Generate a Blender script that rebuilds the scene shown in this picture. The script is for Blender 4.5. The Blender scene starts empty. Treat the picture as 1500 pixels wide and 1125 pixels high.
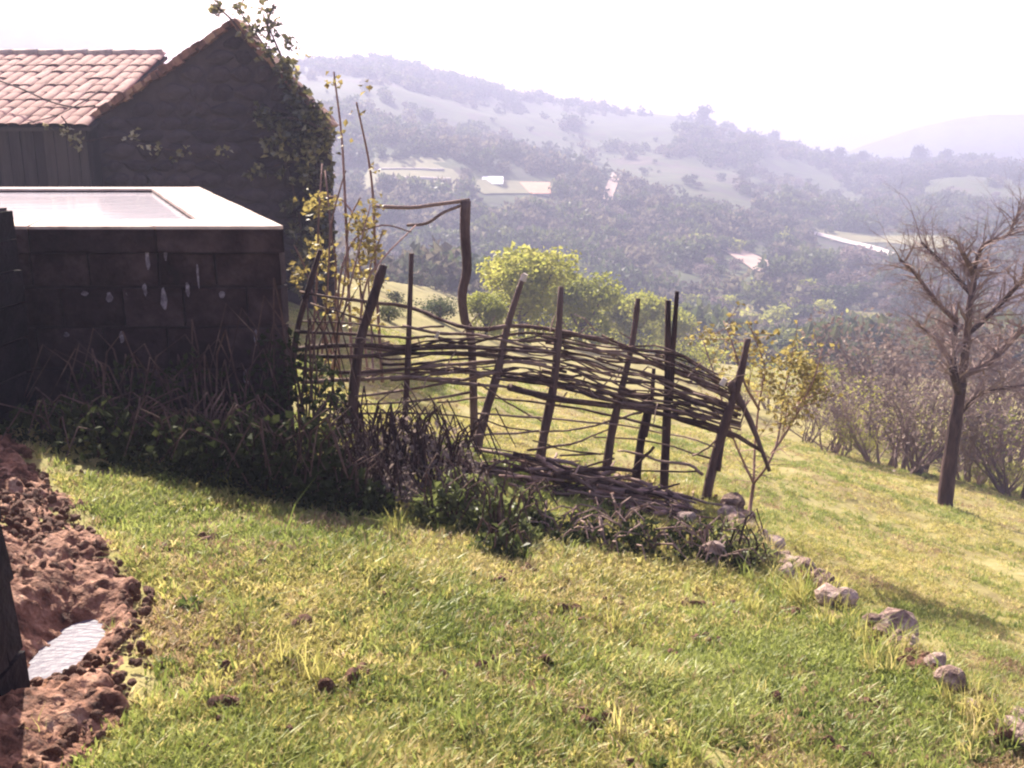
import bpy, math, random
import numpy as np
from mathutils import Vector, Matrix

# ------------------------------------------------------------------ camera, sky, sun
SC = bpy.context.scene
COL = SC.collection
EYE = 1.7
PITCH = math.radians(14.3)
cam_d = bpy.data.cameras.new('camera')
cam = bpy.data.objects.new('camera', cam_d)
COL.objects.link(cam)
cam.location = (0, 0, EYE)
cam.rotation_euler = (math.pi / 2 - PITCH, 0, 0)
cam_d.sensor_width = 36.0
cam_d.lens = 36.0
cam_d.clip_start = 0.05
cam_d.clip_end = 5000
SC.camera = cam

SUN_EL, SUN_AZ = math.radians(35), math.radians(-25)      # the sun stands behind the barn, a little to the left
w = bpy.data.worlds.new('World')
SC.world = w
w.use_nodes = True
wn = w.node_tree.nodes
wl = w.node_tree.links
bg = wn['Background']
sky = wn.new('ShaderNodeTexSky')
sky.sky_type = 'NISHITA'
sky.sun_disc = False
sky.sun_elevation = SUN_EL
sky.sun_rotation = SUN_AZ
sky.air_density = 1.0
sky.dust_density = 4.0
sky.ozone_density = 1.0
tint = wn.new('ShaderNodeMix')
tint.data_type = 'RGBA'
tint.blend_type = 'MULTIPLY'
tint.inputs[0].default_value = 1.0
tint.inputs[7].default_value = (1.0, 0.82, 0.95, 1)
wl.new(sky.outputs[0], tint.inputs[6])
wl.new(tint.outputs[2], bg.inputs[0])
bg.inputs[1].default_value = 0.085

sd = bpy.data.lights.new('sun', 'SUN')
sd.energy = 5.0
sd.angle = math.radians(0.5)
sd.color = (1.0, 0.93, 0.80)
sun = bpy.data.objects.new('sun', sd)
COL.objects.link(sun)
SDIR = Vector((math.sin(SUN_AZ) * math.cos(SUN_EL), math.cos(SUN_AZ) * math.cos(SUN_EL), math.sin(SUN_EL)))
sun.rotation_euler = SDIR.to_track_quat('Z', 'Y').to_euler()

SC.view_settings.view_transform = 'Standard'
SC.view_settings.look = 'None'
SC.view_settings.exposure = 1.8
SC.view_settings.gamma = 1.0
SC.view_settings.use_curve_mapping = False
SC.cycles.max_bounces = 8
SC.cycles.transparent_max_bounces = 8
SC.cycles.volume_bounces = 0
SC.cycles.filter_width = 2.2
SC.cycles.use_denoising = True

# ------------------------------------------------------------------ helpers: view rays, noise, terrain
CP, SP = math.cos(PITCH), math.sin(PITCH)
F = 1500.0


def ray(u, v):
    a, b = (u - 750) / F, (562.5 - v) / F
    return np.array([a, CP + b * SP, -SP + b * CP])


def at(u, v, Y):
    d = ray(u, v)
    p = d * (Y / d[1])
    return Vector((p[0], p[1], p[2] + EYE))


_R = np.random.RandomState(7)
_TAB = _R.rand(256, 256)


def vnoise(x, y):
    x = np.asarray(x, float)
    y = np.asarray(y, float)
    xi, yi = np.floor(x).astype(int), np.floor(y).astype(int)
    fx, fy = x - xi, y - yi
    fx = fx * fx * (3 - 2 * fx)
    fy = fy * fy * (3 - 2 * fy)
    g = lambda i, j: _TAB[i % 256, j % 256]
    return (g(xi, yi) * (1 - fx) + g(xi + 1, yi) * fx) * (1 - fy) + (g(xi, yi + 1) * (1 - fx) + g(xi + 1, yi + 1) * fx) * fy - 0.5


def fbm(x, y, o=4):
    s = 0
    a = 1.0
    for k in range(o):
        s = s + a * vnoise(x * 2 ** k + 17.3 * k, y * 2 ** k + 5.1 * k)
        a *= 0.5
    return s


def sstep(a, b, x):
    t = np.clip((x - a) / (b - a), 0, 1)
    return t * t * (3 - 2 * t)


def DA(x, y):
    return 1.375 + 0.177 * x + 0.15 * y


def DB(x, y):
    xs = 16 * np.tanh(x / 16)
    return 1.675 + np.where(xs > 0, 0.23 * xs, 0.25 * np.maximum(xs, -5) + 0.03 * np.minimum(xs + 5, 0)) + 0.165 * y - 0.012 * np.clip(-xs, 0, 5) * np.clip(y - 7, 0, 16)


def on_A(u, v):                     # a view ray meets the near terrace
    d = ray(u, v)
    t = 1.375 / (-d[2] - 0.177 * d[0] - 0.15 * d[1])
    return Vector((d[0] * t, d[1] * t, EYE + d[2] * t))


EDGE_PX = [(430, 618), (515, 634), (700, 672), (850, 695), (975, 713), (1050, 738), (1105, 800), (1200, 868), (1300, 950),
           (1400, 1025), (1500, 1100)]
EDGE = [tuple(on_A(u, v)[:2]) for u, v in EDGE_PX]
EDGE = [(-40.0, 7.9), (-3.5, 7.9)] + EDGE + [(2.9, 0.5), (3.5, -8.0)]


def edge_dist(x, y):
    """signed distance to the lip of the near terrace, positive on the lower field"""
    x = np.asarray(x, float)
    y = np.asarray(y, float)
    best = np.full(x.shape, 1e9)
    sgn = np.ones(x.shape)
    for (ax, ay), (bx, by) in zip(EDGE[:-1], EDGE[1:]):
        dx, dy = bx - ax, by - ay
        t = np.clip(((x - ax) * dx + (y - ay) * dy) / (dx * dx + dy * dy), 0, 1)
        qx, qy = ax + t * dx, ay + t * dy
        d = np.hypot(x - qx, y - qy)
        s = np.where(dx * (y - ay) - dy * (x - ax) > 0, 1.0, -1.0)
        m = d < best
        best = np.where(m, d, best)
        sgn = np.where(m, s, sgn)
    return best * sgn


SKY_PX = [(-900, 190), (-300, 150), (0, 130), (300, 108), (450, 93), (560, 90), (640, 108), (780, 140), (900, 160), (1010, 172), (1100, 196),
          (1150, 212), (1220, 232), (1300, 240), (1400, 236), (1500, 246), (1800, 262), (2600, 280)]
_sk = [ray(u, v) for u, v in SKY_PX]
SK_AZ = [math.atan2(d[0], d[1]) for d in _sk]
SK_EL = [d[2] / math.hypot(d[0], d[1]) for d in _sk]
MUD_C = on_A(66, 915)


def D_far(x, y):
    r = np.hypot(x, y)
    az = np.arctan2(x, y)
    R = 400 + 60 * np.sin(az * 5 + 1.0)
    zr = np.interp(az, SK_AZ, SK_EL) * R
    s = np.clip((r - 110) / (R - 110), 0, 1)
    zv = -19.5 - 3 * np.sin(az * 3)
    z = zv + (zr - zv) * (0.25 * s + 0.75 * s * s * (3 - 2 * s) * 0.5 + 0.75 * s * 0.5)
    z = z + (fbm(x / 70 + 9, y / 70, 4) * 9 + fbm(x / 25, y / 25, 2) * 1.5) * s * (1 - s) * 2.4
    z = z - np.maximum(0, r - R) * 0.35
    return -z


def D_all(x, y):
    x = np.asarray(x, float)
    y = np.asarray(y, float)
    r = np.hypot(x, y)
    e = edge_dist(x, y)
    a, b = DA(x, y), DB(np.asarray(x), np.minimum(y, 130))
    t = sstep(-0.05, 0.45, e)
    near = a * (1 - t) + b * t
    near = near - 0.05 * np.exp(-(e / 0.3) ** 2) * (y < 7.5)
    # lumps of the pasture
    k = np.clip(30 / np.maximum(r, 1), 0, 1)
    near = near - (fbm(x * 1.3, y * 1.3, 3) * 0.05 + fbm(x * 7, y * 7, 2) * 0.022) * k - fbm(x * 0.3, y * 0.3, 2) * 0.25 * sstep(8, 14, r)
    # mud channel with a puddle on the left
    near = near + 0.22 * np.exp(-(((x - MUD_C.x) / 0.17) ** 2 + ((y - MUD_C.y) / 0.42) ** 2))
    t2 = sstep(85, 140, r)
    return near * (1 - t2) + D_far(x, y) * t2


def gz(x, y):
    return float(EYE - D_all(np.array([x]), np.array([y]))[0])


_TS = np.concatenate([np.arange(1.5, 30, 0.03), np.geomspace(30, 700, 2500)])


def ground(u, v):
    d = ray(u, v)
    h = math.hypot(d[0], d[1])
    T = _TS / h
    below = (T * d[2]) < -D_all(T * d[0], T * d[1])
    i = int(np.argmax(below)) if below.any() else len(T) - 1
    t = T[i]
    return Vector((d[0] * t, d[1] * t, gz(d[0] * t, d[1] * t)))


# ------------------------------------------------------------------ materials
def new_mat(name):
    m = bpy.data.materials.new(name)
    m.use_nodes = True
    n = m.node_tree.nodes
    return m, n, m.node_tree.links, n['Principled BSDF']


def ramp(n, stops):
    r = n.new('ShaderNodeValToRGB')
    e = r.color_ramp.elements
    while len(e) < len(stops):
        e.new(0.5)
    for el, (p, c) in zip(e, stops):
        el.position = p
        el.color = (*c, 1)
    return r


def noise_mat(name, cols, scale=6, rough=0.9, bump=0.3, bscale=30, stretch=(1, 1, 1), coord='Object', rand=0.0, detail=6):
    m, n, l, p = new_mat(name)
    tc = n.new('ShaderNodeTexCoord')
    mp = n.new('ShaderNodeMapping')
    mp.inputs['Scale'].default_value = stretch
    l.new(tc.outputs[coord], mp.inputs[0])
    t = n.new('ShaderNodeTexNoise')
    t.inputs['Scale'].default_value = scale
    t.inputs['Detail'].default_value = detail
    t.inputs['Roughness'].default_value = 0.65
    l.new(mp.outputs[0], t.inputs[0])
    k = len(cols)
    r = ramp(n, [(0.3 + 0.4 * i / max(1, k - 1), c) for i, c in enumerate(cols)])
    src = t.outputs['Fac']
    if rand:
        oi = n.new('ShaderNodeObjectInfo')
        ma = n.new('ShaderNodeMath')
        ma.operation = 'MULTIPLY_ADD'
        ma.inputs[1].default_value = rand
        ma.inputs[2].default_value = -rand / 2
        l.new(oi.outputs['Random'], ma.inputs[0])
        ad = n.new('ShaderNodeMath')
        l.new(ma.outputs[0], ad.inputs[0])
        l.new(src, ad.inputs[1])
        src = ad.outputs[0]
    l.new(src, r.inputs[0])
    l.new(r.outputs[0], p.inputs['Base Color'])
    p.inputs['Roughness'].default_value = rough
    p.inputs['Specular IOR Level'].default_value = 0.2
    if bump:
        t2 = n.new('ShaderNodeTexNoise')
        t2.inputs['Scale'].default_value = bscale
        t2.inputs['Detail'].default_value = 5
        l.new(mp.outputs[0], t2.inputs[0])
        b = n.new('ShaderNodeBump')
        b.inputs['Strength'].default_value = bump
        b.inputs['Distance'].default_value = 0.03
        l.new(t2.outputs['Fac'], b.inputs['Height'])
        l.new(b.outputs[0], p.inputs['Normal'])
    return m


def leaf_mat(name, cols, trans=0.45, rough=0.5, scale=1.2, spec=0.3):
    """leaf: colour drawn per object and per place, light passes through"""
    m, n, l, p = new_mat(name)
    oi = n.new('ShaderNodeObjectInfo')
    geo = n.new('ShaderNodeNewGeometry')
    t = n.new('ShaderNodeTexNoise')
    t.inputs['Scale'].default_value = scale
    t.inputs['Detail'].default_value = 3
    l.new(geo.outputs['Position'], t.inputs[0])
    a = n.new('ShaderNodeMath')
    a.operation = 'MULTIPLY_ADD'
    a.inputs[1].default_value = 0.35
    l.new(oi.outputs['Random'], a.inputs[0])
    a2 = n.new('ShaderNodeMath')
    a2.operation = 'MULTIPLY_ADD'
    a2.inputs[1].default_value = 0.35
    l.new(geo.outputs['Random Per Island'], a2.inputs[0])
    l.new(a.outputs[0], a2.inputs[2])
    s = n.new('ShaderNodeMath')
    s.operation = 'SUBTRACT'
    s.inputs[1].default_value = 0.35
    l.new(t.outputs['Fac'], s.inputs[0])
    l.new(s.outputs[0], a.inputs[2])
    k = len(cols)
    r = ramp(n, [(0.15 + 0.7 * i / max(1, k - 1), c) for i, c in enumerate(cols)])
    l.new(a2.outputs[0], r.inputs[0])
    l.new(r.outputs[0], p.inputs['Base Color'])
    p.inputs['Roughness'].default_value = rough
    p.inputs['Specular IOR Level'].default_value = spec
    tr = n.new('ShaderNodeBsdfTranslucent')
    l.new(r.outputs[0], tr.inputs[0])
    mx = n.new('ShaderNodeMixShader')
    mx.inputs[0].default_value = trans
    l.new(p.outputs[0], mx.inputs[1])
    l.new(tr.outputs[0], mx.inputs[2])
    l.new(mx.outputs[0], n['Material Output'].inputs[0])
    return m


M = {}
M['bark'] = noise_mat('weathered_bark', [(0.03, 0.015, 0.015), (0.075, 0.042, 0.038), (0.13, 0.085, 0.075)], 9, bump=0.6, bscale=40, stretch=(1, 1, 0.3), rand=0.4)
M['stick'] = noise_mat('stick_bark', [(0.045, 0.024, 0.02), (0.11, 0.065, 0.052), (0.24, 0.165, 0.135)], 5, bump=0.5, bscale=30, rand=0.5)
M['cut'] = noise_mat('cut_wood', [(0.45, 0.36, 0.28), (0.65, 0.58, 0.5)], 20, bump=0.1)
M['cane'] = noise_mat('dry_cane', [(0.16, 0.09, 0.08), (0.3, 0.19, 0.16)], 5, bump=0.2, rand=0.4)
M['twig'] = noise_mat('hedge_twig', [(0.12, 0.08, 0.075), (0.25, 0.18, 0.165)], 5, bump=0, rand=0.4)
M['concrete'] = noise_mat('weathered_concrete', [(0.015, 0.008, 0.0085), (0.034, 0.019, 0.0195), (0.072, 0.045, 0.044)], 5, bump=0.9, bscale=18, rand=0.15)
M['mortar'] = noise_mat('mortar_joint', [(0.03, 0.02, 0.024), (0.065, 0.045, 0.05)], 7, bump=0.5)
M['coping'] = noise_mat('coping_cement', [(0.30, 0.21, 0.17), (0.5, 0.39, 0.33), (0.62, 0.52, 0.45)], 4, bump=0.4, bscale=24)
M['lime'] = noise_mat('lime_crust', [(0.07, 0.05, 0.056), (0.18, 0.15, 0.165), (0.36, 0.31, 0.33)], 26, bump=0.4)
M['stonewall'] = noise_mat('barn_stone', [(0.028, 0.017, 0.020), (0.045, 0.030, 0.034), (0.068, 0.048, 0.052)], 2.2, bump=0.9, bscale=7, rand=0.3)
M['plank'] = noise_mat('grey_plank', [(0.03, 0.022, 0.023), (0.065, 0.05, 0.05)], 5, bump=0.4, stretch=(3, 3, 0.25), rand=0.5)
M['tile'] = noise_mat('clay_tile', [(0.22, 0.105, 0.085), (0.31, 0.16, 0.135), (0.39, 0.23, 0.20)], 2.2, bump=0.4, rand=0.25)
M['verge'] = noise_mat('mossy_tile', [(0.10, 0.05, 0.04), (0.25, 0.12, 0.09), (0.36, 0.22, 0.16)], 4, bump=0.5, rand=0.4)
M['stone'] = noise_mat('field_stone', [(0.10, 0.062, 0.048), (0.26, 0.175, 0.14), (0.46, 0.35, 0.29)], 5, bump=0.7, bscale=16, rand=0.4)
M['render'] = noise_mat('white_render', [(0.7, 0.68, 0.66), (0.82, 0.8, 0.78)], 1)
M['roof_orange'] = noise_mat('orange_roof', [(0.5, 0.22, 0.13), (0.62, 0.32, 0.2)], 1)
M['dark'] = noise_mat('dark_opening', [(0.02, 0.02, 0.02), (0.04, 0.035, 0.03)], 2)
M['track'] = noise_mat('pale_track', [(0.40, 0.33, 0.29), (0.55, 0.47, 0.42)], 0.3, bump=0)
M['leaf_ivy'] = leaf_mat('ivy_leaf', [(0.04, 0.04, 0.015), (0.12, 0.105, 0.035), (0.38, 0.33, 0.16), (0.66, 0.60, 0.44)], 0.45, 0.3, spec=1.0)  # palest tones paint sky light onto leaves that hang in shade
M['leaf_vine'] = leaf_mat('vine_leaf', [(0.10, 0.07, 0.035), (0.25, 0.2, 0.06), (0.42, 0.36, 0.13)], 0.5)
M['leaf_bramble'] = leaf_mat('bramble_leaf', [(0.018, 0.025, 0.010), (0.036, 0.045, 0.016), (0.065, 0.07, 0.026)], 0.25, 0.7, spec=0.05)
M['leaf_weed'] = leaf_mat('weed_leaf', [(0.05, 0.065, 0.02), (0.13, 0.15, 0.05), (0.26, 0.26, 0.10)], 0.5)
M['leaf_spring'] = leaf_mat('spring_leaf', [(0.17, 0.19, 0.035), (0.30, 0.31, 0.06), (0.42, 0.40, 0.11)], 0.55, spec=0.1)
M['leaf_green'] = leaf_mat('green_leaf', [(0.03, 0.05, 0.02), (0.07, 0.09, 0.035), (0.13, 0.14, 0.05)], 0.4, spec=0.05)
M['leaf_dark'] = leaf_mat('dark_leaf', [(0.05, 0.06, 0.045), (0.085, 0.095, 0.06)], 0.35, spec=0.0)
M['leaf_scrub'] = leaf_mat('scrub_leaf', [(0.075, 0.07, 0.058), (0.13, 0.11, 0.085), (0.19, 0.18, 0.10)], 0.45, spec=0.0)
M['leaf_brown'] = leaf_mat('dry_leaf', [(0.10, 0.075, 0.07), (0.18, 0.138, 0.125), (0.28, 0.22, 0.19)], 0.35, spec=0.05)
M['grass'] = leaf_mat('grass_blade', [(0.20, 0.20, 0.05), (0.34, 0.32, 0.09), (0.45, 0.40, 0.14), (0.54, 0.43, 0.22)], 0.55, 0.5, scale=1.6)
M['grass_green'] = leaf_mat('green_grass_blade', [(0.12, 0.165, 0.035), (0.25, 0.29, 0.07), (0.38, 0.40, 0.13)], 0.45, 0.5, scale=1.6)

M['grass_dead'] = leaf_mat('dead_grass_blade', [(0.22, 0.14, 0.08), (0.36, 0.26, 0.14), (0.46, 0.36, 0.22)], 0.4, 0.6, scale=2)
M['rosette'] = leaf_mat('rosette_leaf', [(0.05, 0.08, 0.02), (0.11, 0.15, 0.04), (0.2, 0.22, 0.07)], 0.35, 0.6, spec=0.1)


def ground_material(name, cols, far=False):
    m, n, l, p = new_mat(name)
    geo = n.new('ShaderNodeNewGeometry')
    t1 = n.new('ShaderNodeTexNoise')
    t1.inputs['Scale'].default_value = 0.02 if far else 1.1
    t1.inputs['Detail'].default_value = 8
    t1.inputs['Roughness'].default_value = 0.68
    l.new(geo.outputs['Position'], t1.inputs[0])
    t2 = n.new('ShaderNodeTexNoise')
    t2.inputs['Scale'].default_value = 0.16 if far else 16
    t2.inputs['Detail'].default_value = 6
    t2.inputs['Roughness'].default_value = 0.7
    l.new(geo.outputs['Position'], t2.inputs[0])
    mx = n.new('ShaderNodeMath')
    mx.operation = 'MULTIPLY_ADD'
    mx.inputs[1].default_value = 0.5
    l.new(t2.outputs['Fac'], mx.inputs[0])
    h = n.new('ShaderNodeMath')
    h.operation = 'MULTIPLY_ADD'
    h.inputs[1].default_value = 0.9
    h.inputs[2].default_value = -0.2
    l.new(t1.outputs['Fac'], h.inputs[0])
    l.new(h.outputs[0], mx.inputs[2])
    k = len(cols)
    r = ramp(n, [(0.28 + 0.44 * i / (k - 1), c) for i, c in enumerate(cols)])
    l.new(mx.outputs[0], r.inputs[0])
    l.new(r.outputs[0], p.inputs['Base Color'])
    p.inputs['Roughness'].default_value = 0.95
    p.inputs['Specular IOR Level'].default_value = 0.1
    b = n.new('ShaderNodeBump')
    b.inputs['Strength'].default_value = 0.5
    b.inputs['Distance'].default_value = 1.0 if far else 0.03
    l.new(t2.outputs['Fac'], b.inputs['Height'])
    l.new(b.outputs[0], p.inputs['Normal'])
    return m


M['ground'] = ground_material('pasture_soil', [(0.12, 0.08, 0.045), (0.19, 0.16, 0.065), (0.25, 0.225, 0.085), (0.31, 0.245, 0.13)])
M['hill'] = ground_material('hill_scrub', [(0.03, 0.036, 0.024), (0.055, 0.046, 0.04), (0.05, 0.06, 0.03), (0.07, 0.084, 0.034), (0.07, 0.054, 0.044), (0.11, 0.088, 0.06)], True)
M['mud'] = noise_mat('wet_mud', [(0.03, 0.011, 0.006), (0.09, 0.036, 0.02), (0.17, 0.075, 0.043), (0.27, 0.14, 0.09), (0.36, 0.24, 0.16)], 12, rough=0.85, bump=0.8, bscale=34, coord='Object')
M['mud'].node_tree.nodes['Principled BSDF'].inputs['Specular IOR Level'].default_value = 0.25


def water_material(name, col, rough, bs):
    m, n, l, p = new_mat(name)
    p.inputs['Base Color'].default_value = (*col, 1)
    p.inputs['Roughness'].default_value = rough
    p.inputs['IOR'].default_value = 1.33
    p.inputs['Specular IOR Level'].default_value = 0.8
    geo = n.new('ShaderNodeNewGeometry')
    mp = n.new('ShaderNodeMapping')
    mp.inputs['Scale'].default_value = (1, 2, 1)
    l.new(geo.outputs['Position'], mp.inputs[0])
    t = n.new('ShaderNodeTexNoise')
    t.inputs['Scale'].default_value = bs
    t.inputs['Detail'].default_value = 4
    l.new(mp.outputs[0], t.inputs[0])
    b = n.new('ShaderNodeBump')
    b.inputs['Strength'].default_value = 0.12
    b.inputs['Distance'].default_value = 0.02
    l.new(t.outputs['Fac'], b.inputs['Height'])
    l.new(b.outputs[0], p.inputs['Normal'])
    return m


M['water'] = water_material('tank_water', (0.62, 0.58, 0.62), 0.06, 3)  # whitish base colour stands in for the bright sky reflection
M['puddle'] = water_material('puddle_water', (0.11, 0.095, 0.125), 0.3, 26)
M['puddle'].node_tree.nodes['Principled BSDF'].inputs['IOR'].default_value = 1.12
M['puddle'].node_tree.nodes['Principled BSDF'].inputs['Specular IOR Level'].default_value = 0.12


# ------------------------------------------------------------------ mesh building
class MB:
    def __init__(self):
        self.v = []
        self.f = []

    def add(self, vs, fs):
        o = len(self.v)
        self.v.extend([tuple(a) for a in vs])
        self.f.extend([tuple(i + o for i in f) for f in fs])

    def tube(self, pts, rad, n=6, cap=True):
        pts = [Vector(p) for p in pts]
        if not hasattr(rad, '__len__'):
            rad = [rad] * len(pts)
        vs = []
        ref = None
        for i, p in enumerate(pts):
            d = (pts[min(i + 1, len(pts) - 1)] - pts[max(i - 1, 0)])
            if d.length < 1e-9:
                d = Vector((0, 0, 1))
            d.normalize()
            if ref is None:
                ref = Vector((1, 0, 0)) if abs(d.x) < 0.8 else Vector((0, 1, 0))
            s = d.cross(ref)
            s.normalize()
            t = s.cross(d)
            ref = t if abs(d.dot(t)) < 0.9 else ref
            ref = t
            for k in range(n):
                a = 2 * math.pi * k / n
                vs.append(p + (s * math.cos(a) + t * math.sin(a)) * rad[i])
        fs = []
        for i in range(len(pts) - 1):
            for k in range(n):
                a, b = i * n + k, i * n + (k + 1) % n
                fs.append((a, b, b + n, a + n))
        if cap:
            fs.append(tuple(range(n - 1, -1, -1)))
            fs.append(tuple(range((len(pts) - 1) * n, len(pts) * n)))
        self.add(vs, fs)
        return self

    def box(self, c, sx, sy, sz, mat=None, jit=0.0, rng=random):
        vs = []
        for z in (-1, 1):
            for y in (-1, 1):
                for x in (-1, 1):
                    q = Vector((x * sx / 2 + rng.uniform(-jit, jit), y * sy / 2 + rng.uniform(-jit, jit), z * sz / 2 + rng.uniform(-jit, jit)))
                    if mat is not None:
                        q = mat @ q
                    vs.append(q + Vector(c))
        self.add(vs, [(0, 2, 3, 1), (4, 5, 7, 6), (0, 1, 5, 4), (2, 6, 7, 3), (0, 4, 6, 2), (1, 3, 7, 5)])
        return self

    def prism(self, poly, axis_vec):
        """closed polygon (3D) pushed along a vector"""
        a = Vector(axis_vec)
        n = len(poly)
        vs = [Vector(p) for p in poly] + [Vector(p) + a for p in poly]
        fs = [tuple(range(n)), tuple(range(2 * n - 1, n - 1, -1))] + [(i, i + n, (i + 1) % n + n, (i + 1) % n) for i in range(n)]
        self.add(vs, fs)
        return self

    def leaf(self, p, L, W, rng, up=None):
        p = Vector(p)
        d = Vector((rng.gauss(0, 1), rng.gauss(0, 1), rng.gauss(0, 0.7)))
        if up is not None:
            d = d * 0.6 + Vector(up)
        d.normalize()
        s = d.cross(Vector((rng.gauss(0, 1), rng.gauss(0, 1), rng.gauss(0, 1))))
        if s.length < 1e-6:
            s = Vector((1, 0, 0))
        s.normalize()
        nrm = s.cross(d) * (W * 0.25)
        self.add([p, p + d * L * 0.5 + s * W * 0.5 + nrm, p + d * L, p + d * L * 0.5 - s * W * 0.5 + nrm], [(0, 1, 2), (0, 2, 3)])
        return self

    def mesh(self, name, mat, smooth=False):
        me = bpy.data.meshes.new(name)
        me.from_pydata(self.v, [], self.f)
        me.materials.append(mat)
        if smooth:
            me.polygons.foreach_set('use_smooth', [True] * len(me.polygons))
        me.update()
        return me

    def build(self, name, mat, parent=None, smooth=False, kind=None):
        o = bpy.data.objects.new(name, self.mesh(name, mat, smooth))
        COL.objects.link(o)
        if parent is not None:
            o.parent = parent
            o.matrix_parent_inverse = Matrix.Translation(-parent.location)
        if kind:
            o['kind'] = kind
        return o


def thing(name, loc, label, cat, group=None):
    o = bpy.data.objects.new(name, None)
    o.empty_display_size = 0.1
    COL.objects.link(o)
    o.location = loc
    o['label'] = label
    o['category'] = cat
    if group:
        o['group'] = group
    return o


def tag(o, label, cat, group=None):
    o['label'] = label
    o['category'] = cat
    if group:
        o['group'] = group
    return o


def copy_tree(o, loc, scale=1.0, rz=0.0, label=None, parts=True):
    c = o.copy()
    COL.objects.link(c)
    c.location = loc
    c.rotation_euler = (0, 0, rz)
    c.scale = (scale, scale, scale) if not hasattr(scale, '__len__') else scale
    if label:
        c['label'] = label
    for ch in o.children:
        k = ch.copy()
        COL.objects.link(k)
        k.parent = c
        k.matrix_parent_inverse = ch.matrix_parent_inverse.copy()
    return c


def scatter(name, protos, pts, scl, rot, idx=None, kind='stuff'):
    """one object whose geometry nodes set many small pieces on given points"""
    me = bpy.data.meshes.new(name)
    n = len(pts)
    me.vertices.add(n)
    me.vertices.foreach_set('co', np.asarray(pts, np.float32).ravel())
    a = me.attributes.new('scl', 'FLOAT', 'POINT')
    a.data.foreach_set('value', np.asarray(scl, np.float32))
    a = me.attributes.new('rot', 'FLOAT_VECTOR', 'POINT')
    a.data.foreach_set('vector', np.asarray(rot, np.float32).ravel())
    a = me.attributes.new('idx', 'INT', 'POINT')
    a.data.foreach_set('value', np.asarray(idx if idx is not None else np.random.RandomState(3).randint(0, len(protos), n), np.int32))
    o = bpy.data.objects.new(name, me)
    COL.objects.link(o)
    o['kind'] = kind
    c = bpy.data.collections.new(name + '_pieces')
    for k, pm in enumerate(protos):
        po = bpy.data.objects.new('%s_piece_%02d' % (name, k), pm)
        c.objects.link(po)
    ng = bpy.data.node_groups.new(name + '_scatter', 'GeometryNodeTree')
    ng.interface.new_socket('Geometry', in_out='INPUT', socket_type='NodeSocketGeometry')
    ng.interface.new_socket('Geometry', in_out='OUTPUT', socket_type='NodeSocketGeometry')
    N, L = ng.nodes, ng.links
    gi, go = N.new('NodeGroupInput'), N.new('NodeGroupOutput')
    mp = N.new('GeometryNodeMeshToPoints')
    ip = N.new('GeometryNodeInstanceOnPoints')
    ci = N.new('GeometryNodeCollectionInfo')
    ci.inputs[0].default_value = c
    ci.inputs[1].default_value = True
    ci.inputs[2].default_value = True
    ip.inputs['Pick Instance'].default_value = True
    for nm, ty, so in (('scl', 'FLOAT', 'Scale'), ('rot', 'FLOAT_VECTOR', 'Rotation'), ('idx', 'INT', 'Instance Index')):
        na = N.new('GeometryNodeInputNamedAttribute')
        na.data_type = ty
        na.inputs[0].default_value = nm
        L.new(na.outputs[0], ip.inputs[so])
    L.new(gi.outputs[0], mp.inputs[0])
    L.new(mp.outputs[0], ip.inputs['Points'])
    L.new(ci.outputs[0], ip.inputs['Instance'])
    L.new(ip.outputs[0], go.inputs[0])
    md = o.modifiers.new('scatter', 'NODES')
    md.node_group = ng
    return o


# ------------------------------------------------------------------ the ground and the far hillside
def polar_ground():
    az = np.concatenate([np.radians(np.linspace(-125, -36, 60)[:-1]), np.radians(np.linspace(-36, 36, 460)), np.radians(np.linspace(36, 125, 60)[1:])])
    r = np.concatenate([np.array([0.3, 0.8, 1.2]), np.geomspace(1.5, 130, 420), np.geomspace(130, 900, 170)[1:]])
    split = 3 + 420
    A, Rr = np.meshgrid(az, r, indexing='xy')
    X, Y = np.sin(A) * Rr, np.cos(A) * Rr
    Z = EYE - D_all(X, Y)
    na = len(az)

    def part(name, i0, i1, mat):
        v = np.stack([X[i0:i1], Y[i0:i1], Z[i0:i1]], -1).reshape(-1, 3)
        k = i1 - i0
        ii, jj = np.meshgrid(np.arange(k - 1), np.arange(na - 1), indexing='ij')
        a = (ii * na + jj).ravel()
        q = np.stack([a, a + na, a + na + 1, a + 1], 1)[:, ::-1]
        me = bpy.data.meshes.new(name)
        me.vertices.add(len(v))
        me.vertices.foreach_set('co', v.astype(np.float32).ravel())
        me.loops.add(len(q) * 4)
        me.polygons.add(len(q))
        me.loops.foreach_set('vertex_index', q.astype(np.int32).ravel())
        me.polygons.foreach_set('loop_start', np.arange(len(q), dtype=np.int32) * 4)
        me.polygons.foreach_set('use_smooth', np.ones(len(q), bool))
        me.materials.append(mat)
        me.update(calc_edges=True)
        me.validate()
        o = bpy.data.objects.new(name, me)
        COL.objects.link(o)
        o['kind'] = 'structure'
        return o
    part('ground', 0, split, M['ground'])
    part('hillside', split - 1, len(r), M['hill'])


polar_ground()


def far_ridge(name, px, Y, depth):
    mb = MB()
    top = [at(u, v, Y) for u, v in px]
    n = len(px)
    vs = []
    for k, (dz, dy) in enumerate(((-60, -depth), (-18, -depth * 0.45), (0, 0), (-50, depth))):
        for i, p in enumerate(top):
            j = 3 * vnoise(np.array([i * 1.7 + k]), np.array([k * 3.1]))[0] * (k in (1,))
            vs.append((p.x * (1 + dy / Y), p.y + dy, p.z + dz + j))
    fs = [(k * n + i, k * n + i + 1, (k + 1) * n + i + 1, (k + 1) * n + i) for k in range(3) for i in range(n - 1)]
    mb.add(vs, fs)
    return mb.build(name, M['hill'], smooth=True, kind='structure')


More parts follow.
